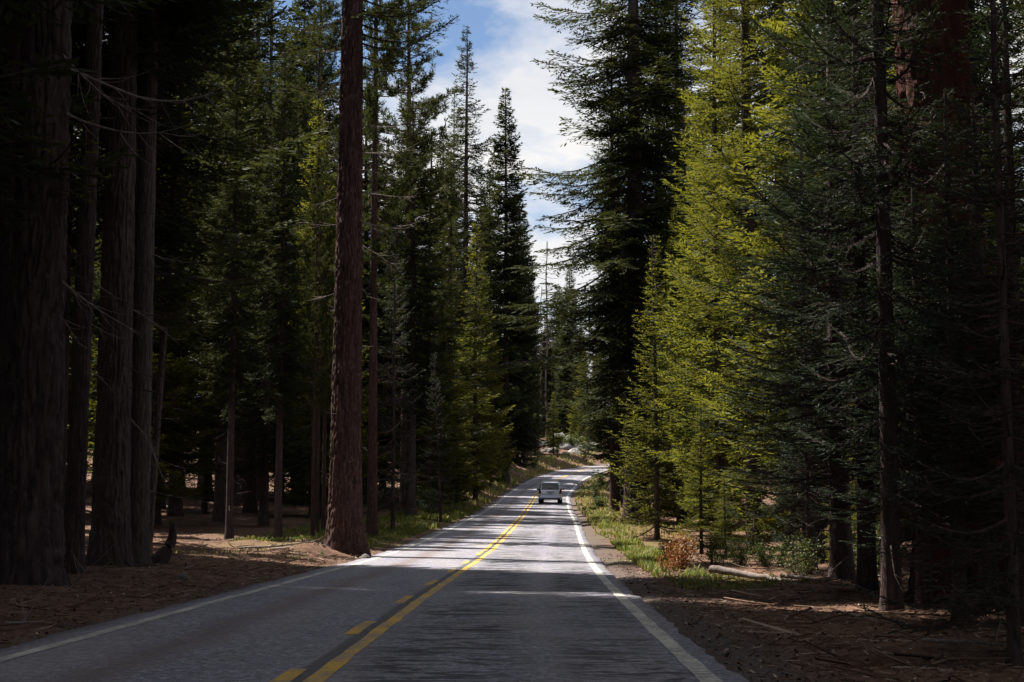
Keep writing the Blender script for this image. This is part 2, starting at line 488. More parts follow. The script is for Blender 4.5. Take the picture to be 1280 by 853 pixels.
Vr = np.concatenate([skl, Vr, skr], 1)
uvD = np.concatenate([D[:, :1] - 0.05, D, D[:, -1:] + 0.05], 1); uvY = np.repeat(rys[:, None], uvD.shape[1], 1)
idx = np.arange(Vr.shape[0] * Vr.shape[1]).reshape(Vr.shape[:2])
Q = np.stack([idx[:-1, :-1], idx[:-1, 1:], idx[1:, 1:], idx[1:, :-1]], -1).reshape(-1, 4)
road = link('road', mesh_np('road', Vr.reshape(-1, 3), Q, [M['asphalt']], smooth=True, uv=np.stack([uvD.ravel(), uvY.ravel()], -1)), kind='structure')

def stripe(name, d0, w, y0, y1, mat, parent=road, wob=0.012, ends=False):
    st = 0.3 if y0 < 60 else 1.2
    y = np.arange(y0, y1 + st * 0.5, st)
    if len(y) < 2: y = np.array([y0, y1])
    e0 = d0 - w / 2 + (noise3(y * 1.3, 0.0, 0.0, 77) - 0.5) * wob * 2; e1 = d0 + w / 2 + (noise3(y * 1.3, 5.0, 0.0, 78) - 0.5) * wob * 2
    mid = (e0 + e1) / 2
    V = np.stack([road_pt(y, e, road_surf(y, e) + 0.005) for e in (e0, mid, e1)], 1)
    i = np.arange(V.shape[0] * 3).reshape(-1, 3)
    Q = np.stack([i[:-1, :-1], i[:-1, 1:], i[1:, 1:], i[1:, :-1]], -1).reshape(-1, 4)
    return link(name, mesh_np(name, V.reshape(-1, 3), Q, [M[mat]]), parent)
stripe('yellow_line', 0.0, 0.15, -20, 305, 'yellow')
yd = 5.2
while yd < 44:
    stripe('yellow_dash', -0.25, 0.14, yd, yd + 2.1, 'yellow'); yd += 5.9
stripe('yellow_line', -0.25, 0.13, 47.5, 305, 'yellow', wob=0.03)
stripe('edge_line', 3.0, 0.16, -20, 305, 'white')
stripe('edge_line', -2.98, 0.16, -20, 305, 'white')

# ------------------------------------------------------------------ trees: shapes
def trunk_mesh(name, H, r0, mat, sides=14, seed=0, nz=22, lean=(0, 0), flare=0.35, r_top=0.03, zmax=None):
    zs = (np.linspace(0, 1, nz) ** 1.5) * H
    zs = np.concatenate([[-0.35], zs])
    f = np.clip(zs / H, 0, 1)
    r = r_top + (r0 - r_top) * (1 - f) ** 0.85
    r = r * (1 + flare * np.exp(-np.maximum(zs, 0) / (r0 * 1.6)))
    th = np.arange(sides) * 2 * math.pi / sides
    rr = r[:, None] * (1 + 0.10 * (noise3(np.cos(th)[None] * 1.6 + 5, np.sin(th)[None] * 1.6 + 5, zs[:, None] * 0.35, seed) - 0.5) * 2)
    cx = lean[0] * zs + (fbm(zs * 0.09, 2.0, seed=seed) - 0.5) * 0.35 * f * 0.7
    cy = lean[1] * zs + (fbm(zs * 0.09, 7.0, seed=seed + 1) - 0.5) * 0.35 * f * 0.7
    V = np.stack([cx[:, None] + rr * np.cos(th), cy[:, None] + rr * np.sin(th), np.repeat(zs[:, None], sides, 1)], -1)
    i = np.arange(V.shape[0] * sides).reshape(-1, sides)
    Q = np.stack([i[:-1], np.roll(i, -1, 1)[:-1], np.roll(i, -1, 1)[1:], i[1:]], -1).reshape(-1, 4)
    return mesh_np(name, V.reshape(-1, 3), Q, [mat], smooth=True)

def bark_trunk(name, H, r0, mat, zfine, seed=0, lean=(0, 0), flare=0.35, na=128, step=0.05, freq=8.0, deep=0.05, taper=0.85):
    """trunk with modelled bark plates and fissures up to zfine"""
    zs = np.concatenate([np.arange(-0.4, zfine, step), np.linspace(zfine, H, 14)])
    f = np.clip(zs / H, 0, 1)
    r = 0.03 + (r0 - 0.03) * (1 - f) ** taper
    th = np.arange(na) * 2 * math.pi / na
    C, S = np.cos(th)[None], np.sin(th)[None]; Z = zs[:, None]
    root = np.exp(-np.maximum(zs, 0) / (r0 * 1.3))[:, None] * flare * (0.65 + 0.9 * noise3(C * 2.2 + 3, S * 2.2 + 3, 0.0, seed))
    rr = r[:, None] * (1 + root)
    wx = (fbm(C * r0 * 3 + 4, S * r0 * 3 + 4, Z * 1.1, seed + 9, 3) - 0.5) * 0.9
    n = fbm((C * r0 + 7) * freq + wx, (S * r0 + 7) * freq + wx, Z * freq * 0.17 + wx, seed + 2, 3)
    fis = np.clip(1 - np.abs(n - 0.5) * 7.5, 0, 1) ** 1.2
    brk = np.clip(1 - np.abs(fbm((C * r0 + 3) * freq * 0.8, (S * r0 + 3) * freq * 0.8, Z * freq * 0.55, seed + 40, 2) - 0.5) * 9, 0, 1)
    fine = fbm((C * r0 + 1) * 26, (S * r0 + 1) * 26, Z * 9, seed + 5, 2) - 0.5
    rr = rr - deep * fis - deep * 0.35 * brk + fine * 0.028
    cx = lean[0] * zs; cy = lean[1] * zs
    V = np.stack([cx[:, None] + rr * C, cy[:, None] + rr * S, np.repeat(Z, na, 1)], -1)
    i = np.arange(V.shape[0] * na).reshape(-1, na)
    Q = np.stack([i[:-1], np.roll(i, -1, 1)[:-1], np.roll(i, -1, 1)[1:], i[1:]], -1).reshape(-1, 4)
    return mesh_np(name, V.reshape(-1, 3), Q, [mat], smooth=True)

def prof_fir(t): return (1 - t) ** 0.75 * np.minimum(1, 0.62 + t * 3.2)
def prof_col(t): return (1 - t) ** 0.5 * np.minimum(1, 0.55 + t * 2.2)
def prof_young(t): return (1 - t) ** 0.9

def crown_mesh(name, seed, H, zb, Rm, prof, per_m=11.0, e_lo=-22, e_hi=35, tip=0.18, sp2=0.12, bl=0.30, bw=0.055, bsp=0.12, r_tr=0.3,
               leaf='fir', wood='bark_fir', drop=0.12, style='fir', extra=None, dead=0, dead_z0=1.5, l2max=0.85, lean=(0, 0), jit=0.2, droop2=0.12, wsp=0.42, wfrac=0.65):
    g = np.random.default_rng(seed)
    nb = int((H - zb) * per_m)
    t = np.sort(g.random(nb) ** 0.9)
    t = np.clip(t, 0, 0.995)
    wh = wsp / (H - zb)
    t = np.where(g.random(nb) < wfrac, np.clip(np.round(t / wh) * wh + g.normal(0, 0.06, nb) / (H - zb), 0, 0.995), t)
    z = zb + t * (H - zb)
    az = g.random(nb) * 2 * math.pi
    lump = 0.72 + 0.55 * noise3(np.cos(az) * 1.3 + 5, np.sin(az) * 1.3 + 5, z * 0.28, seed)
    L = np.maximum(Rm * prof(t) * lump * g.uniform(1 - 2 * jit, 1 + jit, nb), 0.18)
    e0 = np.radians(e_lo + (e_hi - e_lo) * t ** 1.3 + g.normal(0, 6, nb))
    keep = g.random(nb) > drop
    if extra:
        ez = np.array([q[0] for q in extra]); z = np.concatenate([z, ez]); az = np.concatenate([az, [q[1] for q in extra]])
        L = np.concatenate([L, [q[2] for q in extra]]); e0 = np.concatenate([e0, [q[3] for q in extra]])
        t = np.concatenate([t, np.zeros(len(extra))]); keep = np.concatenate([keep, np.ones(len(extra), bool)])
    z, az, L, e0, t = z[keep], az[keep], L[keep], e0[keep], t[keep]; nb = len(z)
    s = np.linspace(0, 1, 7)
    tips = tip * (1 - t) + 0.05
    bend = g.normal(0, 0.12, nb)
    az_s = az[:, None] + bend[:, None] * s[None] ** 2
    hz = L[:, None] * s[None]
    vz = L[:, None] * (np.tan(e0)[:, None] * (s[None] - 0.35 * s[None] ** 2 * 0) + tips[:, None] * s[None] ** 2.4 - 0.10 * np.sin(s[None] * math.pi))
    cx, cy = lean[0] * z, lean[1] * z
    P = np.stack([cx[:, None] + hz * np.cos(az_s), cy[:, None] + hz * np.sin(az_s), z[:, None] + vz], -1)
    r_b = np.clip(0.010 + L * 0.010, 0.012, 0.09)
    rad = r_b[:, None] * (1 - 0.85 * s[None]) + 0.003
    wood_parts = [tubes(P, rad, 3)]
    T = nrm(np.gradient(P, axis=1))
    def sample(bi, sv):
        q = sv * 6; i = np.clip(q.astype(int), 0, 5); f = (q - i)[:, None]
        return P[bi, i] * (1 - f) + P[bi, i + 1] * f, nrm(T[bi, i] * (1 - f) + T[bi, i + 1] * f)
    if style == 'fir':
        n2 = np.maximum((L * 0.86 / sp2).astype(int), 2)
        bi = np.repeat(np.arange(nb), n2)
        k = np.arange(len(bi)) - np.repeat(np.cumsum(n2) - n2, n2)
        s2 = np.clip(0.14 + 0.86 * (k + g.uniform(0.1, 0.9, len(bi))) / n2[bi], 0, 0.995)
        p0, tg = sample(bi, s2)
        side = np.where((k % 2) == 0, 1.0, -1.0)
        l2 = np.minimum(l2max, (1 - s2) * L[bi] * 0.60 + 0.16) * g.uniform(0.55, 1.15, len(bi)) * np.minimum(1, 0.45 + s2 * 2.0)
        hperp = nrm(np.stack([-tg[:, 1], tg[:, 0], np.zeros(len(bi))], -1))
        a2 = np.radians(g.uniform(38, 68, len(bi)))
        d2 = nrm(tg * np.cos(a2)[:, None] + hperp * (side * np.sin(a2))[:, None] + np.stack([np.zeros(len(bi)), np.zeros(len(bi)), g.normal(-droop2, 0.12, len(bi))], -1))
        # leader of each branch as a twig too
        d2 = np.concatenate([d2, T[:, -1]]); p0 = np.concatenate([p0, P[:, 5]]); l2 = np.concatenate([l2, L / 6 + 0.06])
        tt2 = np.concatenate([s2, np.ones(nb)])
        n3 = np.maximum((l2 / bsp).astype(int) + 1, 2)
        ti = np.repeat(np.arange(len(l2)), n3)
        k3 = np.arange(len(ti)) - np.repeat(np.cumsum(n3) - n3, n3)
        s3 = (k3 + g.uniform(0, 0.8, len(ti))) / n3[ti]
        base = p0[ti] + d2[ti] * (l2[ti] * s3)[:, None]
        base[:, 2] -= 0.10 * l2[ti] * s3 ** 2
        dz = d2[ti]
        hp = nrm(np.stack([-dz[:, 1], dz[:, 0], np.zeros(len(ti))], -1))
        a3 = np.radians(g.uniform(18, 52, len(ti))) * np.where(k3 % 2 == 0, 1, -1)
        dirn = nrm(dz * np.cos(a3)[:, None] + hp * np.sin(a3)[:, None] + g.normal(0, 0.10, (len(ti), 3)))
        ln = bl * g.uniform(0.6, 1.2, len(ti)); wd = bw * g.uniform(0.6, 1.25, len(ti))
        brt = np.concatenate([g.random(nb)[bi], g.random(nb)])
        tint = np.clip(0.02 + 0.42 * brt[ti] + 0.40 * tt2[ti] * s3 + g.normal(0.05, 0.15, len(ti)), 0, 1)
        upv = nrm(np.array([0, 0, 1.0]) + g.normal(0, 0.42, (len(ti), 3)))
        # thin brown wood of the longer twigs
        big = l2 > l2max * 0.55
        if big.sum() and bw < 0.05:
            pe = np.stack([p0[big], p0[big] + d2[big] * l2[big][:, None] * 0.5, p0[big] + d2[big] * l2[big][:, None] * 0.9 - np.array([0, 0, 0.08]) * l2[big][:, None]], 1)
            wood_parts.append(tubes(pe, np.repeat(np.array([[0.006, 0.005, 0.002]]), big.sum(), 0), 3))
    else:   # pine: tufts of long needles round the ends of twigs
        n2 = np.maximum((L / sp2).astype(int), 3)
        bi = np.repeat(np.arange(nb), n2)
        k = np.arange(len(bi)) - np.repeat(np.cumsum(n2) - n2, n2)
        s2 = np.clip(1 - 0.72 * ((k + g.random(len(bi))) / n2[bi]) ** 1.1, 0.2, 1)
        p0, tg = sample(bi, s2 * 0.995)
        ph = g.random(len(bi)) * 2 * math.pi
        hperp = nrm(np.stack([-tg[:, 1], tg[:, 0], np.zeros(len(bi))], -1)); vperp = np.cross(tg, hperp)
        d2 = nrm(tg * 0.75 + hperp * np.cos(ph)[:, None] * 0.8 + np.abs(vperp) * 0 + vperp * (np.sin(ph) * 0.5)[:, None] + np.array([0, 0, 0.35]))
        l2 = g.uniform(0.12, 0.55, len(bi)) * np.minimum(1.0, L[bi])
        c0 = p0 + d2 * l2[:, None]
        wood_parts.append(tubes(np.stack([p0, (p0 + c0) / 2 - np.array([0, 0, 0.02]), c0], 1), np.repeat(np.array([[0.014, 0.010, 0.006]]), len(bi), 0), 3))
        nn = int(bsp)
        ti = np.repeat(np.arange(len(bi)), nn)
        rnd = nrm(g.normal(0, 1, (len(ti), 3)))
        dirn = nrm(d2[ti] * 0.75 + rnd * 0.75 + np.array([0, 0, 0.12]))
        base = c0[ti] - d2[ti] * (g.random(len(ti)) * 0.22)[:, None]
        ln = bl * g.uniform(0.7, 1.15, len(ti)); wd = bw * g.uniform(0.7, 1.2, len(ti))
        tint = np.clip(g.normal(0.4, 0.2, len(ti)), 0, 1)
        upv = nrm(g.normal(0, 1, (len(ti), 3)))
    pr = nrm(np.cross(dirn, upv))
    N = len(base)
    V4 = np.empty((N, 4, 3))
    mid = base + dirn * (ln * 0.55)[:, None]
    V4[:, 0] = base; V4[:, 1] = mid + pr * (wd * 0.5)[:, None]; V4[:, 2] = base + dirn * ln[:, None]; V4[:, 3] = mid - pr * (wd * 0.5)[:, None]
    Qb = np.arange(N * 4).reshape(N, 4)
    if dead:
        zd = g.uniform(dead_z0, max(zb + 2.5, dead_z0 + 0.4 * H if dead_z0 > zb else 0), dead); ad = g.random(dead) * 6.283; Ld = g.uniform(0.5, 1.0, dead) * Rm * 0.75
        pd = bare_paths(g, np.stack([lean[0] * zd, lean[1] * zd, zd], -1), ad, Ld, np.radians(g.uniform(-35, 5, dead)))
        wood_parts.append(tubes(pd, np.linspace(1, 0.15, pd.shape[1])[None] * (0.008 + Ld * 0.006)[:, None], 3))
        # side twigs of the dead branches
        m = dead * 4; b_ = np.repeat(np.arange(dead), 4); i_ = g.integers(2, pd.shape[1] - 1, m)
        q0 = pd[b_, i_]; ta = ad[b_] + g.uniform(-1.0, 1.0, m); tl = g.uniform(0.2, 0.6, m)
        pt = bare_paths(g, q0, ta, tl, np.radians(g.uniform(-50, 15, m)), origin=True)
        wood_parts.append(tubes(pt, np.linspace(1, 0.2, pt.shape[1])[None] * np.full((m, 1), 0.006), 3))
    Vw, Qw = merge(wood_parts)
    V, Qa = merge([(V4.reshape(-1, 3), Qb), (Vw, Qw)])
    mi = np.concatenate([np.zeros(N, int), np.ones(len(Qw), int)])
    tn = np.concatenate([tint, np.zeros(len(Qw))])
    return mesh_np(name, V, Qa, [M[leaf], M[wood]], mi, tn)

def bare_paths(g, p0, az, L, e0, n=6, origin=False):
    B = len(az); s = np.linspace(0, 1, n)
    azs = az[:, None] + np.cumsum(g.normal(0, 0.10, (B, n)), 1)
    el = e0[:, None] + 0.75 * s[None] ** 1.6 * g.uniform(0.2, 1.2, (B, 1)) + np.cumsum(g.normal(0, 0.07, (B, n)), 1)
    step = L[:, None] / (n - 1)
    d = np.stack([np.cos(azs) * np.cos(el), np.sin(azs) * np.cos(el), np.sin(el)], -1) * step[..., None]
    P = np.concatenate([p0[:, None], p0[:, None] + np.cumsum(d[:, :-1], 1)], 1)
    return P

# template = dict(H, trunk mesh, crown mesh, R, zb)
TPL = {}
def tpl(key, seed, H, zb, Rm, r0, prof, bark='bark_fir', sides=14, lean=(0, 0), tz=22, **kw):
    TPL[key] = dict(H=H, zb=zb, R=Rm, trunk=trunk_mesh(key + '_trunk', H, r0, M[bark], sides, seed, lean=lean, nz=tz),
                    crown=crown_mesh(key + '_crown', seed + 100, H, zb, Rm, prof, lean=lean, wood=bark, **kw))
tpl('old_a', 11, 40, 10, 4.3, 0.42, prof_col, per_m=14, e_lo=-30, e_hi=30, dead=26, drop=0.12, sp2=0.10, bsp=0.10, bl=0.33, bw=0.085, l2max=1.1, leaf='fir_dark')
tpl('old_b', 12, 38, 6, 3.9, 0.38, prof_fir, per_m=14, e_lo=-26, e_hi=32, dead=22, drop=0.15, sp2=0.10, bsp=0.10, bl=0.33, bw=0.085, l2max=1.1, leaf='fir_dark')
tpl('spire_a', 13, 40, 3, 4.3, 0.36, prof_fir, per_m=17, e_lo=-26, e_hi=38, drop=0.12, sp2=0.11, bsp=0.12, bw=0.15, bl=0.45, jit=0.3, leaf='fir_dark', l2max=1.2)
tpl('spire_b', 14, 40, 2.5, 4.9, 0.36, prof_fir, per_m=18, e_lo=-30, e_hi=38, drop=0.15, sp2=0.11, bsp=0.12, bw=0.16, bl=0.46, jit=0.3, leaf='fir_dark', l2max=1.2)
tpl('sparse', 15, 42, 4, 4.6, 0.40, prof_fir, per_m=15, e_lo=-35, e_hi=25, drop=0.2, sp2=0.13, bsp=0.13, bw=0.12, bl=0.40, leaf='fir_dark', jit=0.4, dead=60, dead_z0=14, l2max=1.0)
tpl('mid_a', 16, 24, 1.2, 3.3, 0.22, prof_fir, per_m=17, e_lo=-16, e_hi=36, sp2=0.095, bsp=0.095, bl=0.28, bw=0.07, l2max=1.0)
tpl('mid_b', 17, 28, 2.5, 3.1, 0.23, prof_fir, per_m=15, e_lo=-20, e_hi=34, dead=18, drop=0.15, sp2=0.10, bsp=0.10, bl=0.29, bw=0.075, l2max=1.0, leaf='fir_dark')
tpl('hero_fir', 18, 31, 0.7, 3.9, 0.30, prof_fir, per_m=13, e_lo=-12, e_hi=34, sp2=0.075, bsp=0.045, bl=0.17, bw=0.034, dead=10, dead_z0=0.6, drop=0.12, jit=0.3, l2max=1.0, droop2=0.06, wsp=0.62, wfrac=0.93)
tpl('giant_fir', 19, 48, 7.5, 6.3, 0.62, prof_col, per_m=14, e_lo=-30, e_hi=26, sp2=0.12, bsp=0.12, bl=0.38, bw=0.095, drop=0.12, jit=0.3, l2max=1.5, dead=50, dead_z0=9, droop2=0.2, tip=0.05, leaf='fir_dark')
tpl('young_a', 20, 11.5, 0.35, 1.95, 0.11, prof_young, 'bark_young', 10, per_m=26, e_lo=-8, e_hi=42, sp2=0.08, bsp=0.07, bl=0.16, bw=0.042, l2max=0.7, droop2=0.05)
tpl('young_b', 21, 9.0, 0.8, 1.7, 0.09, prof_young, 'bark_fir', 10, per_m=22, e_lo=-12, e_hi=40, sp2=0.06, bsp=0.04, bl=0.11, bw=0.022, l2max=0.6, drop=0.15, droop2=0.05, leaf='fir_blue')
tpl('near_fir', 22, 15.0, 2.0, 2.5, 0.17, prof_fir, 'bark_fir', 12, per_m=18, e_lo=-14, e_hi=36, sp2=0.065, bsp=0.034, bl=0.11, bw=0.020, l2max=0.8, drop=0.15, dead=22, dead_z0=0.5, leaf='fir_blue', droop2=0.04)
tpl('pine', 23, 33, 12, 3.8, 0.34, prof_col, 'bark_pine', per_m=7.5, e_lo=-18, e_hi=30, tip=0.35, sp2=0.14, bl=0.30, bw=0.045, bsp=17, style='pine', leaf='pine', dead=24, drop=0.15)

def stand(key, name, x, y, h, label, cat='tree', group=None, rz=None, w=1.0, leanx=0.0, trunk=True, sink=0.0):
    T_ = TPL[key]; s = h / T_['H']
    root = empty(name, (x, y, gz(x, y) - sink), rng.uniform(0, 6.28) if rz is None else rz)
    root.scale = (s * w, s * w, s)
    if leanx: root.rotation_euler = (0, leanx, root.rotation_euler[2])
    tag(root, label, cat, group)
    link('trunk', T_['trunk'], root); link('crown', T_['crown'], root)
    TREES.append((x, y, h, T_['zb'] * s, T_['R'] * s * w))
    return root
TREES = []

# ------------------------------------------------------------------ named trees beside the road
# tall lone pine at the roadside (deep plated bark, modelled)
px_, py_ = PX(431, 47.5), 47.5
pine = empty('pine_tree', (px_, py_, gz(px_, py_)))
tag(pine, 'tall straight roadside tree with reddish plated bark, its flared foot at the road edge', 'tree')
link('trunk', bark_trunk('pine_trunk', 44, 0.50, M['bark_pine'], 18.5, 4, flare=0.5, freq=9, deep=0.06, taper=0.95, lean=(0.004, 0)), pine)
link('crown', crown_mesh('pine_crown', 301, 44, 18.5, 2.6, prof_col, per_m=8, e_lo=-22, e_hi=25, drop=0.25, wood='bark_pine', lean=(0.004, 0), jit=0.35, leaf='fir_dark', sp2=0.08, bsp=0.065, bl=0.20, bw=0.045, l2max=1.0,
     extra=[(15.9, 0.0, 3.2, -0.14), (15.6, -0.35, 3.0, -0.2), (16.2, 0.4, 2.9, -0.05), (15.2, 0.15, 2.4, -0.15), (16.6, -0.1, 3.2, -0.1), (14.9, -0.2, 2.2, -0.22), (17.0, 0.3, 3.0, -0.1), (16.5, -0.7, 2.8, -0.15), (14.4, 2.9, 2.4, -0.2), (13.6, 3.5, 1.8, -0.25), (16.4, 3.0, 2.8, -0.2), (15.6, 3.3, 2.6, -0.25)]), pine)
TREES.append((px_, py_, 44, 18.5, 2.6))

def dead_limbs(root, dead, seed, lean=(0, 0)):
    g = np.random.default_rng(seed + 800)
    for (z, az, L, el) in dead:
        p = bare_paths(g, np.array([[lean[0] * z, lean[1] * z, z]]), np.array([az]), np.array([L]), np.array([el]), n=9)
        parts = [tubes(p, (np.linspace(1, 0.12, 9) * (0.010 + L * 0.007))[None], 5)]
        m = int(3 + L * 3)
        i_ = g.integers(2, 8, m)
        pt = bare_paths(g, p[0, i_], az + g.uniform(-1.1, 1.1, m), g.uniform(0.25, 0.55, m) * L * 0.7, el + g.uniform(-0.6, 0.6, m), n=6)
        parts.append(tubes(pt, np.linspace(1, 0.2, 6)[None] * np.full((m, 1), 0.0075), 4))
        V, Q = merge(parts)
        link('dead_branch', mesh_np('dead_branch', V, Q, [M['deadwood']], smooth=True), root)
dead_limbs(pine, [(12.2, 0.2, 2.3, -0.35), (11.0, 0.0, 2.0, -0.3), (10.2, -0.3, 2.6, -0.45), (9.6, 0.4, 1.9, -0.55), (11.6, -0.6, 2.2, -0.2), (9.9, 3.2, 1.6, -0.1), (8.6, 0.1, 1.3, -0.9), (10.8, 2.8, 1.3, -0.3), (13.0, 0.1, 2.2, -0.2), (2.6, -1.2, 0.75, 0.1), (4.1, -2.0, 0.8, 0.0), (5.3, -0.6, 0.9, -0.1), (6.4, 0.3, 0.9, -0.4), (7.2, -2.4, 0.8, 0.1), (7.9, 3.0, 1.1, -0.2), (3.5, 0.2, 0.7, -0.5)], 900)

def big_tree(name, px, y, H, r0, bark, zf, seed, label, zb, Rc, lean=(0, 0), freq=8, deep=0.045, flare=0.35, dead=(), leaf='fir', per_m=8, cat='tree', extra=None):
    x = PX(px, y)
    root = empty(name, (x, y, gz(x, y))); tag(root, label, cat)
    link('trunk', bark_trunk(name + '_trunk', H, r0, M[bark], zf, seed, lean, flare, freq=freq, deep=deep), root)
    T_ = TPL['old_a' if Rc > 3 else 'mid_b']
    c_ = link('crown', T_['crown'], root, (lean[0] * zb, lean[1] * zb, 0))
    c_.scale = (Rc / T_['R'], Rc / T_['R'], (H - zb) / (T_['H'] - T_['zb'])); c_.rotation_euler = (-lean[1], lean[0], seed * 1.7)
    c_.location.z = zb - T_['zb'] * c_.scale[2]
    if extra:
        link('low_bough', crown_mesh(name + '_bough', seed + 400, H, H - 0.3, 0.2, prof_col, per_m=1, wood=bark, leaf=leaf, extra=extra, sp2=0.07, bsp=0.045, bl=0.12, bw=0.026), root)
    dead_limbs(root, dead, seed, lean)
    TREES.append((x, y, H, zb, Rc))
    return root
big_tree('fir_tree', 40, 24.5, 42, 0.46, 'bark_fir', 10.5, 31, 'massive furrowed trunk beside the road with curved bare dead branches', 13, 3.8, freq=7.5, deep=0.085, flare=0.45,
         dead=[(9.4, 0.1, 2.2, -0.5), (8.6, -0.4, 2.4, -0.75), (7.5, -0.1, 2.6, -0.45), (9.8, -0.9, 2.0, -0.3), (6.9, 3.0, 1.2, 0.1), (5.6, 2.6, 0.9, 0.1), (8.2, 0.3, 3.0, -0.35), (4.6, 0.5, 1.3, -0.7), (5.0, -0.2, 2.0, -0.55)],
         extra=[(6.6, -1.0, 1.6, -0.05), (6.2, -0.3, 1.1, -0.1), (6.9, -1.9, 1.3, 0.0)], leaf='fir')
big_tree('fir_tree', 93, 29, 33, 0.19, 'bark_fir', 11, 32, 'slim dark trunk between the massive furrowed trunk and its neighbours', 13, 2.2, freq=12, deep=0.02, lean=(0.012, 0), dead=[(5.5, 0.2, 0.9, -0.6), (3.9, 0.5, 0.8, -0.8), (4.7, 0.0, 0.9, -0.7)], per_m=6)
big_tree('fir_tree', 139, 37, 40, 0.44, 'bark_fir', 13, 33, 'thick ridged trunk touching a smoother pale trunk', 12, 3.8, freq=9, deep=0.045, dead=[(6.2, 0.3, 1.8, -0.4), (4.0, 0.2, 1.6, -0.9)], per_m=9)
big_tree('fir_tree', 173, 37.5, 34, 0.27, 'bark_young', 13, 34, 'smoother pale trunk standing tight against a thick ridged one', 12.5, 2.8, freq=13, deep=0.012, dead=[(7.4, -0.3, 1.4, -0.3), (3.4, -0.2, 1.7, -1.1)], per_m=8)
big_tree('fir_tree', 186, 41, 17, 0.11, 'bark_young', 9, 35, 'thin leaning young trunk beside the smoother pale trunk', 6, 1.4, freq=14, deep=0.008, lean=(0.045, 0.02), per_m=8)
big_tree('fir_tree', 8, 30, 40, 0.42, 'bark_fir', 11, 36, 'broad dark trunk behind the massive furrowed trunk', 12, 3.8, freq=9, deep=0.04, dead=[(7.0, 0.2, 1.0, 0.1), (4.2, 0.3, 0.9, 0.1)])
# reddish giant above the blue firs
big_tree('red_fir_tree', 1206, 25.5, 40, 0.74, 'bark_red', 10.5, 37, 'huge reddish barked trunk rising behind the layered blue firs', 15, 4.0, freq=8, deep=0.06, lean=(-0.035, 0))

# sunlit fir and its neighbours
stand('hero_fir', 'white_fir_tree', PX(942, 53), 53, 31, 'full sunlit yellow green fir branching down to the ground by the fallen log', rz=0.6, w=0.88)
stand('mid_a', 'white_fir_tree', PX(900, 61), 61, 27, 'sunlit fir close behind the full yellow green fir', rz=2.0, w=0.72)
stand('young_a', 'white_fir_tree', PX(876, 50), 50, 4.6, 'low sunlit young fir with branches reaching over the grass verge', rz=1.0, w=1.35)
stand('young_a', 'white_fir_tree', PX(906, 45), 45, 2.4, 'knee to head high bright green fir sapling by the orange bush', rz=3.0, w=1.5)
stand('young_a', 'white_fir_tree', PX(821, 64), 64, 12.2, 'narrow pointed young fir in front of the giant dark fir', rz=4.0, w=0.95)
stand('giant_fir', 'red_fir_tree', PX(796, 95), 95, 48, 'giant dark fir overhanging the road with drooping boughs', rz=1.3, w=1.14)
stand('old_b', 'red_fir_tree', PX(768, 112), 112, 34, 'dark fir right behind the giant dark fir', rz=2.3)
stand('old_b', 'red_fir_tree', PX(852, 112), 112, 42, 'tall dark fir between the giant dark fir and the sunlit ones', rz=0.8, w=1.1)
stand('old_a', 'red_fir_tree', PX(826, 124), 124, 44, 'bare stemmed fir close behind the giant dark fir', rz=2.9, w=1.1)
stand('mid_b', 'white_fir_tree', PX(792, 140), 140, 27, 'shaggy fir at the roadside past the silver car', rz=0.3)
stand('spire_a', 'red_fir_tree', PX(775, 128), 128, 34, 'tall fir crowded behind the giant dark fir', rz=1.7)
# dark near firs
stand('near_fir', 'white_fir_tree', PX(1112, 22), 22, 16.5, 'dark blue green fir with a bare lower trunk on the needle littered bank', rz=0.5, w=0.72)
stand('near_fir', 'white_fir_tree', PX(1196, 20.5), 20.5, 6.9, 'dark fir with a slim trunk in front of the huge reddish trunk', rz=2.7, w=1.25)
stand('young_b', 'white_fir_tree', PX(1262, 15.2), 15.2, 6.6, 'slender young fir with flat layered sprays at the end of the littered bank', rz=1.9, w=1.05)
stand('young_b', 'white_fir_tree', PX(1010, 36), 36, 5.2, 'small shaded fir beside the broken snag', rz=4.4, w=1.1)
stand('near_fir', 'white_fir_tree', PX(1050, 31), 31, 14, 'dark fir standing next to the broken snag', rz=3.4, w=1.4)
stand('near_fir', 'white_fir_tree', PX(1152, 23.5), 23.5, 6.4, 'low spreading blue fir hiding the foot of the huge reddish trunk', rz=1.4, w=1.7)
stand('near_fir', 'white_fir_tree', PX(1232, 22.5), 22.5, 7.2, 'dark layered fir crowding the far flank of the huge reddish trunk', rz=4.9, w=1.6)
stand('near_fir', 'white_fir_tree', PX(1082, 26), 26, 9.5, 'dark fir with spreading lower boughs between the snag and the huge reddish trunk', rz=0.1, w=1.5)
stand('near_fir', 'white_fir_tree', PX(1010, 40), 40, 11, 'dark fir filling the space behind the broken snag', rz=2.2, w=1.5)
stand('near_fir', 'white_fir_tree', PX(1275, 19), 19, 8.0, 'black green fir rising behind the slender young fir', rz=3.6, w=1.4)
stand('mid_a', 'white_fir_tree', PX(1020, 47), 47, 24, 'dark green fir behind the broken snag', rz=0.2)
stand('mid_b', 'white_fir_tree', PX(1080, 42), 42, 26, 'tall fir shading the broken snag from behind', rz=5.2)
stand('old_a', 'red_fir_tree', PX(985, 68), 68, 40, 'high fir towering behind the full sunlit fir', rz=1.1)

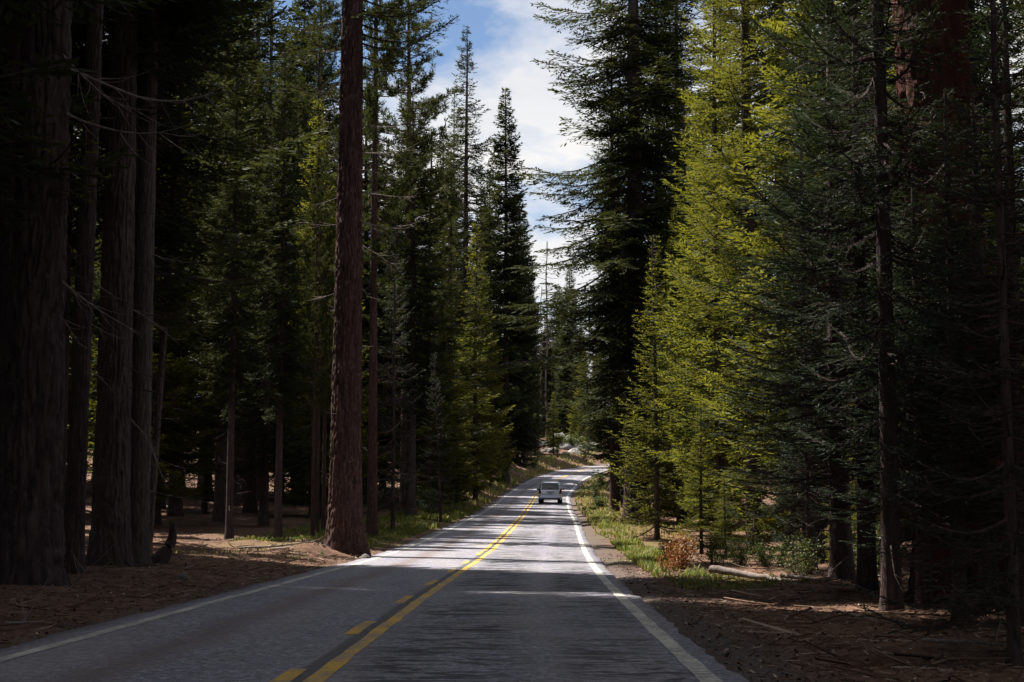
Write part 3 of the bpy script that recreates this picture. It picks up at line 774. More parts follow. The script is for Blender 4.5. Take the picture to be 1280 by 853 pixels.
# the far side of the road past the lone pine
stand('pine', 'pine_tree', PX(465, 63), 63, 27, 'dark pine trunk with bare broken branches close behind the lone roadside tree', rz=0.7, w=0.75)
stand('pine', 'pine_tree', PX(507, 96), 96, 33, 'bushy plumed pine leaning over the darker firs', rz=2.9, w=1.1)
stand('mid_a', 'white_fir_tree', PX(535, 108), 108, 26, 'dense dark fir below the plumed pine', rz=2.1)
stand('young_b', 'white_fir_tree', PX(491, 72), 72, 14, 'thin pole like trunk on the mossy verge', rz=2.2, w=0.7)
stand('old_a', 'red_fir_tree', PX(514, 90), 90, 24, 'stout dark trunk at the edge of the mossy verge', rz=4.2, w=1.15)
stand('young_b', 'white_fir_tree', PX(551, 86), 86, 9, 'thin bent sapling trunk at the mossy roadside', rz=0.4, w=0.8, leanx=-0.05)
stand('sparse', 'red_fir_tree', PX(581, 165), 165, 48, 'tall thin crowned spire with sparse greying branches', rz=1.0, w=1.0)
stand('spire_b', 'red_fir_tree', PX(552, 196), 196, 42, 'full dark spire beside the sparse greying one', rz=0.7)
stand('spire_a', 'red_fir_tree', PX(600, 215), 215, 40, 'dark spire filling the gap between the two tallest', rz=2.7, w=0.9)
stand('spire_b', 'red_fir_tree', PX(646, 226), 226, 38, 'slender spire at the edge of the open sky', rz=3.9, w=0.8)
stand('sparse', 'red_fir_tree', PX(566, 172), 172, 43, 'thin topped spire behind the sparse greying one', rz=3.0, w=0.7)
stand('spire_b', 'red_fir_tree', PX(632, 178), 178, 44.5, 'pointed dark spire standing against the white cloud', rz=1.4, w=1.0)
stand('spire_a', 'red_fir_tree', PX(612, 190), 190, 36, 'dark fir between the two tallest spires', rz=0.4)
stand('mid_a', 'white_fir_tree', PX(594, 138), 138, 24, 'olive green fir at the roadside below the sparse spire', rz=2.4)
stand('mid_b', 'white_fir_tree', PX(562, 126), 126, 27, 'broad dark roadside fir next to the olive green one', rz=5.4, w=1.2)
stand('spire_a', 'red_fir_tree', PX(656, 205), 205, 33, 'fir in front of the bend, a little lower than the pointed spire', rz=5.0, w=0.85)
stand('spire_b', 'red_fir_tree', PX(648, 236), 236, 31, 'slim fir on the bank where the road bends', rz=2.2, w=0.8)
# fir hanging over the shaded trunks
stand('old_b', 'red_fir_tree', PX(158, 40), 40, 39, 'black green fir with long drooping boughs near the lone roadside tree', rz=0.9, w=0.95)
stand('old_a', 'red_fir_tree', PX(62, 40), 40, 38, 'dark fir rising among the shaded trunks', rz=2.5)
stand('mid_b', 'white_fir_tree', PX(330, 72), 72, 27, 'fir with some sun catching its yellow green lower boughs', rz=2.0)
stand('pine', 'pine_tree', PX(392, 105), 105, 36, 'open crowned pine with sky showing through its plumes', rz=5.0)
stand('spire_b', 'red_fir_tree', PX(372, 118), 118, 40, 'tall fir beside the open crowned pine', rz=3.3)

# ------------------------------------------------------------------ forest filling both sides
sunxy = TOSUN[:2] / np.linalg.norm(TOSUN[:2]); tanel = math.tan(SUN_EL)
LIT = []
for yy in np.arange(37, 50, 2.0):
    for xx in (-4.5, -2.5, -0.5, 1.5, 3.2): LIT.append((xx, yy, 0.0, 1.0))
for yy in np.arange(52, 160, 6.0):
    for o in (-2.5, 0.5, 2.5): LIT.append((float(road_x(yy)) + o, yy, float(road_z(yy)), 0.55))
for yy in np.arange(196, 245, 6.0): LIT.append((float(road_x(yy)), yy, float(road_z(yy)), 0.9))
for zz in np.arange(1, 20, 2.0):
    for xx in (4.8, 6.2, 7.6): LIT.append((xx, 52, zz, 1.0))
for yy in (34, 38, 43, 50, 60): LIT.append((4.6, yy, 0, 1.0))
for zz in (0.5, 3, 6, 9): LIT.append((px_ - 0.6, py_ + 0.3, zz, 1.0))
for p in ((8, 252, 11), (10, 250, 11), (6, 255, 12)): LIT.append((*p, 1.0))
LITA = np.array(LIT)
def blocks(x, y, h, zb, rc):
    rel = np.array([x, y]) - LITA[:, :2]
    tt = rel @ sunxy
    perp = np.abs(rel[:, 0] * sunxy[1] - rel[:, 1] * sunxy[0])
    zz = LITA[:, 2] + tt * tanel
    g0 = gz(x, y)
    t = np.clip((zz - g0 - zb) / (h - zb), -0.2, 1.2)
    rr = np.where((t > -0.05) & (t < 1), 1.15 * rc * np.clip(1 - t, 0, 1) ** 0.7, 0.0)
    hit = (tt > 0) & (perp < rr)
    return (hit * LITA[:, 3]).sum()
LOOK = {'old_a': 'fir with a bare lower trunk', 'old_b': 'tall fir with drooping boughs', 'mid_a': 'bushy ground-sweeping fir', 'mid_b': 'slender fir with tiered boughs',
        'spire_a': 'pointed dark fir', 'spire_b': 'narrow pointed fir', 'pine': 'plumed pine', 'young_a': 'young green fir', 'young_b': 'small blue green fir', 'near_fir': 'dark blue green fir'}
stand('old_b', 'red_fir_tree', -8.3, 17.0, 38, 'unseen conifer added outside the frame to shade the near road', group='added shade trees by the furrowed trunk', w=1.2)  # two unseen trees put in to cover a sunlit strip of near road
stand('old_a', 'red_fir_tree', -9.5, 12.5, 38, 'unseen conifer added outside the frame to shade the near road', group='added shade trees by the furrowed trunk', w=1.2)
def fill(n, xr, yr, keys, lo, hi, dmin, sep, label, group, name='fir_tree', lim=0.9, accept=None, w=(0.85, 1.15), tries=40, lab=True):
    made = 0
    for _ in range(n * tries):
        if made >= n: break
        y = rng.uniform(*yr); x = rng.uniform(*xr)
        d = (x - float(road_x(y))) * float(road_cos(y))
        if abs(d) < dmin: continue
        if accept and not accept(x, y, d): continue
        if any((x - a[0]) ** 2 + (y - a[1]) ** 2 < sep ** 2 for a in TREES): continue
        k = keys[int(rng.integers(len(keys)))]; h = rng.uniform(lo, hi) * TPL[k]['H']; ww = rng.uniform(*w)
        s = h / TPL[k]['H']
        if blocks(x, y, h, TPL[k]['zb'] * s, TPL[k]['R'] * s * ww) > lim:
            continue
        nm = 'pine_tree' if k == 'pine' else ('red_fir_tree' if k in ('old_a', 'old_b', 'spire_a', 'spire_b', 'sparse', 'giant_fir') else 'white_fir_tree')
        lb = LOOK[k] + ' ' + label; stand(k, nm, x, y, h, lb, 'tree', group + ', ' + LOOK[k], w=ww); made += 1
    return made
def inview(x, y, d): return abs(x) < y * 0.36 + 6
LB = 'in the forest behind the lone roadside tree'
GB = 'forest behind the lone roadside tree'
n1 = fill(60, (-48, -7), (44, 130), ['old_a', 'old_b', 'mid_b', 'spire_a', 'mid_a', 'pine'], 0.75, 1.1, 7.5, 2.6, LB, GB, accept=inview)
n2 = fill(40, (-75, -5), (120, 260), ['old_a', 'old_b', 'spire_a', 'spire_b', 'mid_b'], 0.7, 1.0, 8, 3.2, LB, GB, accept=inview)
n3 = fill(34, (-26, -7.0), (9, 42), ['old_a', 'old_b', 'mid_b'], 0.9, 1.1, 5.4, 2.4, 'added around the massive furrowed trunk to shade the road', 'added shade trees by the furrowed trunk', accept=lambda x, y, d: x < -0.335 * y - 0.6 or (y > 36 and x < -11))  # trees mostly outside the frame, added so the near road stays in shade
LR = 'in the forest behind the sunlit fir'
GR = 'forest behind the sunlit fir'
n4 = fill(56, (7.5, 45), (26, 110), ['mid_a', 'mid_b', 'old_b', 'old_a', 'mid_a'], 0.7, 1.1, 8, 2.4, LR, GR, accept=lambda x, y, d: inview(x, y, d) and (PX(960, y) < x or y > 62), lim=99)
n5 = fill(24, (10, 80), (110, 260), ['old_a', 'spire_a', 'mid_b', 'old_b'], 0.7, 1.0, 8, 3.0, LR, GR, accept=inview, lim=99)
n7 = fill(36, (-20, 12), (108, 246), ['mid_a', 'mid_b', 'spire_a'], 0.4, 0.8, 4.8, 2.4, 'crowding the roadside bank below the tall spires', 'firs crowding the bank', lim=1.2, accept=lambda x, y, d: -14 < d < -4.8 and x < 0.0145 * y - 1.0, w=(1.0, 1.3))
n10 = fill(16, (4, 24), (104, 236), ['mid_a', 'young_a', 'mid_b'], 0.5, 0.85, 5.2, 2.4, 'crowding the roadside past the giant dark fir', 'firs crowding the inside of the bend', lim=1.2, accept=lambda x, y, d: 5.2 < d < 14 and x > 0.056 * y + 2.2, w=(1.0, 1.4))
n13 = fill(14, (3.5, 17), (276, 330), ['spire_a', 'mid_b', 'spire_b', 'mid_a'], 0.62, 0.85, 9, 2.6, 'closing the view right behind the granite boulders', 'trees right behind the boulders', lim=99, accept=lambda x, y, d: 0.008 * y < x < 0.062 * y, w=(1.0, 1.3))
n14 = fill(8, (2, 13), (222, 262), ['young_a', 'mid_a'], 0.2, 0.4, 7, 1.6, 'growing low on the rocky bank at the bend', 'low firs on the rocky bank', lim=99, accept=lambda x, y, d: d < -7, w=(1.2, 1.8))
n6 = fill(30, (-35, 45), (282, 430), ['spire_a', 'spire_b', 'mid_b', 'old_b'], 0.62, 0.9, 9, 4.0, 'on the rise beyond the granite boulders', 'trees beyond the bend', lim=99)
n11 = fill(16, (5.6, 15), (25, 52), ['young_a', 'young_b', 'young_b'], 0.22, 0.5, 6.3, 1.3, 'low among the trunks behind the littered bank', 'low firs behind the littered bank', accept=lambda x, y, d: x > PX(985, y), lim=99, w=(1.0, 1.5))
n12 = fill(16, (-22, -7.5), (50, 90), ['pine', 'old_a'], 0.36, 0.52, 7.0, 1.5, 'half grown and slim, standing behind the lone roadside tree', 'slim young trees behind the lone tree', lim=1.5, w=(0.5, 0.75), accept=inview)
n8 = fill(46, (-30, 30), (-60, 9), ['old_a', 'old_b', 'mid_b', 'mid_a'], 0.85, 1.1, 5.6, 2.9, 'added out of view around the camera to cut sky light', 'unseen shade trees around the camera', lim=99)  # unseen trees added to hold back sky light around the camera
n9 = fill(16, (5.8, 32), (4, 30), ['old_a', 'old_b', 'mid_b'], 0.85, 1.1, 7.0, 2.8, 'added outside the frame beside the layered blue firs for shade', 'added shade trees beside the blue firs', lim=99, accept=lambda x, y, d: x > 0.335 * y + 0.8)  # trees outside the frame, added to dim sky light from the right

# ------------------------------------------------------------------ dead snags
def bare_tree(name, x, y, h, r0, label, seed, nbr, Lb, lean=(0, 0), cat='snag', top=True, zmin=0.35):
    g = np.random.default_rng(seed)
    root = empty(name, (x, y, gz(x, y))); tag(root, label, cat)
    n = 14; z = np.linspace(-0.2, h, n)
    cx = lean[0] * z + lean[0] * 2.2 * np.sin(np.clip(z / h, 0, 1) * 3.0) * h * 0.25 + g.normal(0, 0.01 * h / 3, n); cy = lean[1] * z + g.normal(0, 0.01 * h / 3, n)
    p = np.stack([cx, cy, z], -1)[None]
    rad = (r0 * (1 - 0.6 * np.clip(z / h, 0, 1)) * (1 + 0.5 * np.exp(-np.maximum(z, 0) / (r0 * 2))))[None]
    V, Q = tubes(p, rad, 9)
    V = V + (noise3(V[:, 0] * 9, V[:, 1] * 9, V[:, 2] * 3, seed)[:, None] - 0.5) * r0 * 0.35
    # splintered top
    k = 5; tp = p[0, -1]
    sp = np.stack([np.stack([tp + np.array([math.cos(a) * r0 * 0.22, math.sin(a) * r0 * 0.22, -0.05]), tp + np.array([math.cos(a) * r0 * 0.2, math.sin(a) * r0 * 0.2, g.uniform(0.05, 0.3) * h * 0.1])]) for a in np.arange(k) * 6.283 / k])
    V, Q = merge([(V, Q), tubes(sp, np.repeat(np.array([[r0 * 0.2, 0.004]]), k, 0), 4)])
    link('trunk', mesh_np(name + '_trunk', V, Q, [M['bark_fir' if h < 5 else 'bark_young']], smooth=True), root)
    for i in range(nbr):
        zz = g.uniform(zmin, 0.97) * h; c = np.array([np.interp(zz, z, cx), np.interp(zz, z, cy), zz])
        az = g.uniform(0, 6.28); L = Lb * g.uniform(0.4, 1.0)
        pb = bare_paths(g, c[None], np.array([az]), np.array([L]), np.array([g.uniform(-0.4, 0.3)]), n=7)
        m = 3; ii = g.integers(2, 6, m)
        pt = bare_paths(g, pb[0, ii], az + g.uniform(-1, 1, m), np.full(m, L * 0.4), g.uniform(-0.6, 0.6, m), n=5)
        V, Q = merge([tubes(pb, (np.linspace(1, 0.15, 7) * (0.006 + L * 0.012))[None], 4), tubes(pt, np.linspace(1, 0.2, 5)[None] * np.full((m, 1), 0.004 + L * 0.003), 3)])
        link('dead_branch', mesh_np('dead_branch', V, Q, [M['deadwood']], smooth=True), root)
    return root
bare_tree('snag', PX(972, 39), 39, 2.9, 0.085, 'short broken grey snag leaning by the fallen log', 71, 6, 0.8, lean=(0.13, 0.0))
bare_tree('dead_tree', PX(684, 285), 285, 36, 0.20, 'tall bare dead tree standing against the sky beyond the bend', 72, 26, 4.5, zmin=0.6, cat='dead tree')
bare_tree('dead_tree', PX(677, 296), 296, 29, 0.15, 'shorter bare dead tree beside the tall dead one', 73, 18, 3.5, zmin=0.6, cat='dead tree')
bare_tree('stump', PX(196, 38), 38, 1.0, 0.16, 'jagged leaning stump at the foot of the smooth pale trunk', 74, 2, 0.4, lean=(0.35, 0.0), cat='stump')

# ------------------------------------------------------------------ fallen wood
def fallen(name, pts, r0, r1, label, cat, seed, twigs=4, mat='deadwood'):
    g = np.random.default_rng(seed)
    pts = np.array(pts, float)
    n = 14; tq = np.linspace(0, len(pts) - 1, n); i = np.clip(tq.astype(int), 0, len(pts) - 2); f = (tq - i)[:, None]
    p = pts[i] * (1 - f) + pts[i + 1] * f
    p[:, 2] += np.linspace(gz(*p[0, :2]), gz(*p[-1, :2]), n) + 0.03; p += g.normal(0, r0 * 0.12, p.shape)
    root = empty(name, tuple(p[0])); tag(root, label, cat)
    q = p - p[0]
    V, Q = tubes(q[None], np.linspace(r0, r1, n)[None], 9)
    V = V + (noise3(V[:, 0] * 8, V[:, 1] * 8, V[:, 2] * 8, seed)[:, None] - 0.5) * r0 * 0.4
    # closed sawn end
    e = np.stack([q[0] - (q[1] - q[0]) * 0.002, q[0] - (q[1] - q[0]) * 0.01])[None]
    V2, Q2 = tubes(e, np.array([[r0 * 0.98, r0 * 0.02]]), 9)
    V, Q = merge([(V, Q), (V2, Q2)])
    link('stem', mesh_np(name + '_stem', V, Q, [M[mat]], smooth=True), root)
    for k in range(twigs):
        j = int(g.integers(4, n - 1)); L = g.uniform(0.3, 0.8)
        pb = bare_paths(g, q[j][None], np.array([g.uniform(0, 6.28)]), np.array([L]), np.array([g.uniform(0.1, 0.9)]), n=6)
        V, Q = tubes(pb, (np.linspace(1, 0.2, 6) * (0.006 + r0 * 0.15))[None], 4)
        link('twig', mesh_np('twig', V, Q, [M[mat]], smooth=True), root)
    return root
fallen('fallen_log', [(PX(888, 32.5), 32.5, 0.16), (PX(945, 31.5), 31.5, 0.10), (PX(992, 31), 31.0, 0.05)], 0.085, 0.045, 'pale fallen log lying on the verge under the sunlit fir', 'log', 81, 3)
fallen('fallen_branch', [(PX(975, 30.3), 30.3, 0.12), (PX(1015, 29.5), 29.5, 0.06), (PX(1045, 29), 29.0, 0.04)], 0.04, 0.018, 'thin pale branch lying past the end of the fallen log', 'branch', 82, 3)
fallen('fallen_branch', [(PX(1150, 16.3), 16.3, 0.04), (PX(1210, 16.0), 16.0, 0.05), (PX(1265, 15.8), 15.8, 0.03)], 0.022, 0.01, 'long thin stick lying before the slim dark trunks', 'branch', 83, 2)
fallen('fallen_branch', [(PX(340, 46.8), 46.8, 0.06), (PX(378, 46.4), 46.4, 0.16), (PX(408, 46.2), 46.2, 0.24)], 0.05, 0.02, 'grey branch heaped against the foot of the lone roadside tree', 'branch', 84, 6)
fallen('fallen_branch', [(PX(300, 48.5), 48.5, 0.05), (PX(350, 47.5), 47.5, 0.1), (PX(395, 47.4), 47.4, 0.2)], 0.035, 0.015, 'thin branch lying towards the foot of the lone roadside tree', 'branch', 85, 5)
fallen('fallen_branch', [(PX(97, 26.5), 26.5, 0.03), (PX(110, 26.4), 26.4, 0.22)], 0.02, 0.008, 'pale forked stick poking up beside the massive furrowed trunk', 'branch', 86, 3)
fallen('fallen_branch', [(PX(10, 17.5), 17.5, 0.05), (PX(60, 18.2), 18.2, 0.04)], 0.016, 0.007, 'pale stick lying before the massive furrowed trunk', 'branch', 87, 2)

# mound of bark and needles at the pine's foot
def mound(name, x, y, rx, ry, h, label, seed):
    n1_, n2_ = 26, 40
    u = np.linspace(0, 1, n1_)[:, None]; a = np.arange(n2_)[None] * 6.283 / n2_
    X = np.cos(a) * u * rx; Y = np.sin(a) * u * ry
    Z = h * (1 - sstep(u, 0, 1)) * (0.7 + 0.6 * fbm((X + 3) * 2.5, (Y + 3) * 2.5, seed=seed)) + (fbm((X + 3) * 9, (Y + 3) * 9, seed=seed + 1) - 0.5) * 0.12 * (1 - u)
    Z = Z + ground_z(x + X, y + Y) - 0.05 * u
    V = np.stack([X + np.zeros_like(Z), Y + np.zeros_like(Z), Z - gz(x, y)], -1).reshape(-1, 3)
    i = np.arange(n1_ * n2_).reshape(n1_, n2_)
    Q = np.stack([i[:-1], i[1:], np.roll(i, -1, 1)[1:], np.roll(i, -1, 1)[:-1]], -1).reshape(-1, 4)
    o = link(name, mesh_np(name, V, Q, [M['ground']], smooth=True), loc=(x, y, gz(x, y)))
    tag(o, label, 'mound'); return o
mound('debris_mound', PX(398, 46.3), 46.3, 1.5, 1.0, 0.26, 'reddish mound of shed bark and needles at the foot of the lone roadside tree', 5)

# ------------------------------------------------------------------ rocks
def boulder(x, y, s, label, seed, dz=-0.25, cat='boulder', name='boulder'):
    n1_, n2_ = 15, 22
    ph = np.linspace(0, math.pi, n1_)[:, None]; th = np.arange(n2_)[None] * 6.283 / n2_
    d = np.stack([np.sin(ph) * np.cos(th), np.sin(ph) * np.sin(th), np.cos(ph) + 0 * th], -1)
    r = 0.7 + 0.6 * fbm(d[..., 0] * 1.3 + seed, d[..., 1] * 1.3 + 5, d[..., 2] * 1.3 + 9, seed, 3)
    # flatten against a few random planes for a fractured look
    g = np.random.default_rng(seed)
    for _ in range(6):
        pl = nrm(g.normal(0, 1, 3)); c = g.uniform(0.62, 0.9)
        pr = (d * pl).sum(-1) * r
        r = np.where(pr > c, r * c / np.maximum(pr, 1e-6), r)
    V = (d * r[..., None] * np.array(s)).reshape(-1, 3)
    i = np.arange(n1_ * n2_).reshape(n1_, n2_)
    Q = np.stack([i[:-1], i[1:], np.roll(i, -1, 1)[1:], np.roll(i, -1, 1)[:-1]], -1).reshape(-1, 4)
    o = link(name, mesh_np(name, V, Q, [M['rock' if name == 'boulder' else 'darkrock']], smooth=True), loc=(x, y, gz(x, y) + dz * s[2]))
    o.rotation_euler = (0, 0, g.uniform(0, 6.28)); tag(o, label, cat); return o
BL = [(684, 333, 2.6, 1.5), (693, 330, 3.0, 2.0), (706, 326, 1.9, 1.3), (714, 328, 2.2, 1.5), (729, 330, 2.3, 1.6), (738, 327, 2.4, 1.7), (720, 318, 2.0, 1.3),
      (729, 315, 1.5, 0.9), (690, 318, 1.7, 1.1), (700, 340, 2.6, 2.2), (714, 341, 2.2, 1.8), (743, 334, 1.8, 1.4), (681, 320, 1.2, 0.8), (708, 314, 1.2, 0.7)]
BLAB = ['broad pale boulder at the end of the rocky bank', 'largest pale granite boulder of the rocky bank', 'blocky boulder beside the largest granite one', 'pale boulder in the middle of the rocky bank',
        'rounded boulder high on the rocky bank', 'domed boulder on the rocky bank nearest the bend', 'long low boulder at the foot of the rocky bank', 'small flat boulder by the road at the bend',
        'low boulder at the foot of the largest granite one', 'boulder on the crest of the rocky bank', 'second boulder on the crest of the rocky bank', 'half hidden boulder where the bank meets the bend',
        'small boulder at the edge of the trees by the rocky bank', 'little boulder lying at the roadside below the bank']
for i, (bx, by, w, h) in enumerate(BL):
    by = 236 + (by - 314) * 0.75; boulder(PX(bx, by), by, (w * 0.8, w * 0.64, h * 0.85), BLAB[i], 90 + i)
boulder(PX(457, 45.5), 45.5, (0.22, 0.18, 0.17), 'small dark stone at the foot of the lone roadside tree', 120, 0.1, 'stone', 'stone')
boulder(PX(232, 29), 29, (0.16, 0.13, 0.10), 'fist sized grey stone on the shaded verge', 121, 0.1, 'stone', 'stone')

# ------------------------------------------------------------------ shrubs
def shrub(x, y, h, rr, label, leaf, seed, n=900, lf=0.05, name='shrub'):
    g = np.random.default_rng(seed)
    root = empty(name, (x, y, gz(x, y) - 0.03)); tag(root, label, 'shrub')
    m = 16
    az = g.random(m) * 6.283
    P = bare_paths(g, np.zeros((m, 3)) + g.normal(0, 0.04, (m, 3)) * [1, 1, 0], az, np.full(m, h * 1.15), np.arccos(np.clip(g.uniform(0, rr / h, m), 0, 0.95)), n=7)
    V, Q = tubes(P, np.linspace(0.010, 0.003, 7)[None] * np.ones((m, 1)), 4)
    link('stem', mesh_np(name + '_stem', V, Q, [M['bark_young']]), root)
    b = g.integers(0, m, n); s = g.uniform(1.5, 6, n); i = s.astype(int).clip(0, 5); f = (s - i)[:, None]
    base = P[b, i] * (1 - f) + P[b, np.minimum(i + 1, 6)] * f + g.normal(0, h * 0.09, (n, 3))
    base[:, 2] = np.abs(base[:, 2])
    d = nrm(g.normal(0, 1, (n, 3)) + [0, 0, 0.3]); pr = nrm(np.cross(d, nrm(g.normal(0, 1, (n, 3)))))
    ln = lf * g.uniform(0.6, 1.3, n)[:, None]
    V4 = np.stack([base, base + d * ln * 0.5 + pr * ln * 0.28, base + d * ln, base + d * ln * 0.5 - pr * ln * 0.28], 1)
    link('foliage', mesh_np(name + '_foliage', V4.reshape(-1, 3), np.arange(n * 4).reshape(n, 4), [M[leaf]], tint=g.random(n)), root)
    return root
shrub(PX(852, 37.5), 37.5, 0.75, 0.5, 'rusty orange bush at the edge of the grass verge', 'rusty', 131, 1100, 0.06)
shrub(PX(832, 36), 36, 0.40, 0.35, 'low reddish bush next to the rusty orange one', 'rusty', 132, 600, 0.05)
shrub(PX(838, 41), 41, 0.6, 0.5, 'yellowing bush behind the rusty orange one', 'grass', 133, 1000, 0.06)
shrub(PX(925, 38), 38, 0.6, 0.6, 'bright green bush behind the fallen log', 'shrubleaf', 134, 2200, 0.04)
shrub(PX(955, 37), 37, 0.5, 0.5, 'green bush at the foot of the broken snag', 'shrubleaf', 135, 2000, 0.038)
shrub(PX(890, 40), 40, 0.7, 0.7, 'bright green bush below the low young fir', 'shrubleaf', 136, 2400, 0.04)
shrub(PX(535, 92), 92, 1.4, 1.1, 'green bush beside the stout dark trunk', 'shrubleaf', 137, 1600, 0.10)
shrub(PX(1000, 33), 33, 0.8, 0.6, 'leafy green bush beside the small shaded fir', 'shrubleaf', 138, 2000, 0.04)
shrub(PX(1178, 30), 30, 1.0, 0.9, 'yellow green bush seen between the slim dark trunks', 'shrubleaf', 139, 1500, 0.07)
shrub(PX(1215, 29), 29, 0.7, 0.8, 'autumn coloured bush seen between the slim dark trunks', 'rusty', 140, 1200, 0.06)
shrub(PX(1100, 33), 33, 0.9, 0.8, 'shaded green bush behind the dark blue green fir', 'shrubleaf', 141, 1300, 0.07)
for i, (bx, by) in enumerate([(690, 246), (700, 245), (712, 246), (722, 248)]):
    shrub(PX(bx, by), by, 1.7, 1.4, 'olive bush growing between the granite boulders', 'shrubleaf', 150 + i, 1300, 0.22)['group'] = 'bushes between the boulders'

for i in range(14):
    yb_ = 120 + i * 8.5; sd = -1 if i % 3 else 1
    xb_ = float(road_x(yb_)) + sd * (5.2 + (i * 37 % 10) * 0.35) / float(road_cos(yb_))
    o_ = shrub(xb_, yb_, 0.9 + (i % 4) * 0.25, 0.9 + (i % 3) * 0.3, 'low olive brush on the roadside bank before the bend' if sd < 0 else 'low olive brush inside the bend across from the bank', 'shrubleaf', 170 + i, 900, 0.13)
    o_['group'] = 'brush on the roadside bank' if sd < 0 else 'brush inside the bend'

# ------------------------------------------------------------------ forest litter and grass
def litter(n, dr, yr, seed, smin, smax):
    g = np.random.default_rng(seed)
    y = yr[0] + (yr[1] - yr[0]) * g.random(n) ** 1.5; d = dr[0] + (dr[1] - dr[0]) * g.random(n)
    x = road_x(y) + d; z = ground_z(x, y)
    a = g.random(n) * 6.283; L = g.uniform(smin, smax, n) * g.uniform(0.4, 1, n)
    c = np.stack([x, y, z + 0.015], -1)
    dv = np.stack([np.cos(a), np.sin(a), g.normal(0, 0.16, n)], -1) * L[:, None] * 0.5
    b = np.stack([-np.sin(a), np.cos(a), np.zeros(n)], -1) * (g.normal(0, 0.12, n) * L)[:, None]
    P = np.stack([c - dv, c + b, c + dv], 1)
    V, Q = tubes(P, np.array([[1, 0.9, 0.5]]) * (0.003 + L * 0.014)[:, None], 3)
    return V, Q, np.repeat(np.clip(g.normal(0.6, 0.28, n), 0, 1), 6)
def chips(n, dr, yr, seed):
    g = np.random.default_rng(seed)
    y = yr[0] + (yr[1] - yr[0]) * g.random(n) ** 1.6; d = dr[0] + (dr[1] - dr[0]) * g.random(n)
    x = road_x(y) + d; z = ground_z(x, y) + 0.01
    s = (0.006 + 0.03 * g.random(n) ** 3)[:, None]; a = g.random(n) * 6.283
    u = np.stack([np.cos(a), np.sin(a), g.normal(0, 0.35, n)], -1) * s; v = np.stack([-np.sin(a), np.cos(a), g.normal(0, 0.35, n)], -1) * s * 0.5
    c = np.stack([x, y, z], -1)
    V = np.stack([c - u - v, c + u - v * 0.6, c + u * 0.8 + v, c - u * 0.7 + v], 1).reshape(-1, 3)
    return V, np.arange(n * 4).reshape(n, 4), np.clip(g.normal(0.5, 0.3, n), 0, 1)
sets = [litter(5000, (-14, -3.7), (9, 60), 201, 0.08, 0.5), litter(5500, (3.9, 13), (9, 50), 202, 0.08, 0.5), litter(500, (-12, -4.0), (12, 55), 203, 0.4, 1.4),
        litter(600, (4.3, 11), (11, 45), 204, 0.4, 1.3), chips(40000, (-13, -3.3), (9, 60), 205), chips(46000, (3.3, 12), (9, 50), 206), litter(9000, (-12, -3.5), (9, 50), 207, 0.05, 0.22), litter(10000, (3.6, 11), (9, 40), 208, 0.05, 0.22), litter(500, (-5.6, -3.5), (44.5, 49), 209, 0.2, 0.9)]
V, Q = merge([(s[0], s[1]) for s in sets])
link('litter', mesh_np('litter', V, Q, [M['litter']], tint=np.concatenate([s[2] for s in sets])), kind='stuff')

def grass(patches, seed):
    g = np.random.default_rng(seed); Vs = []; ts = []
    for (d0, d1, y0, y1, n, h, dry) in patches:
        y = g.uniform(y0, y1, n); d = d0 + (d1 - d0) * g.random(n)
        x = road_x(y) + d
        k = fbm(x * 0.9, y * 0.9, seed=seed, octv=3) > 0.47
        x, y = x[k], y[k]; n = len(x); z = ground_z(x, y)
        a = g.random(n) * 6.283; H = h * g.uniform(0.4, 1.2, n); b = g.uniform(0.1, 0.7, n) * H; w = 0.005 + 0.0003 * y
        p = np.stack([x, y, z - 0.02], -1); s = np.stack([-np.sin(a), np.cos(a), 0 * a], -1) * w[:, None]
        m = p + np.stack([np.cos(a) * b * 0.35, np.sin(a) * b * 0.35, H * 0.6], -1); t = p + np.stack([np.cos(a) * b, np.sin(a) * b, H], -1)
        Vs.append(np.stack([p - s, p + s, m + s * 0.7, m - s * 0.7, m - s * 0.7, m + s * 0.7, t + s * 0.1, t - s * 0.1], 1).reshape(-1, 3))
        ts.append(np.repeat(np.clip(g.normal(dry, 0.25, n), 0, 1), 2))
    V = np.concatenate(Vs); return V, np.arange(len(V)).reshape(-1, 4), np.concatenate(ts)
V, Q, tn = grass([(4.1, 5.2, 33, 62, 7000, 0.20, 0.55), (4.0, 5.2, 62, 120, 4500, 0.26, 0.6), (4.2, 6.5, 28, 36, 1800, 0.12, 0.45),
                  (-9, -3.9, 54, 76, 10000, 0.16, 0.5), (-7.5, -3.7, 76, 125, 8000, 0.28, 0.55), (-8, -4.2, 40, 50, 500, 0.14, 0.5), (-11, -3.7, 125, 240, 9000, 0.40, 0.8), (3.7, 8, 66, 200, 6500, 0.30, 0.75)], 211)
link('grass', mesh_np('grass', V, Q, [M['grass']], tint=tn), kind='stuff')

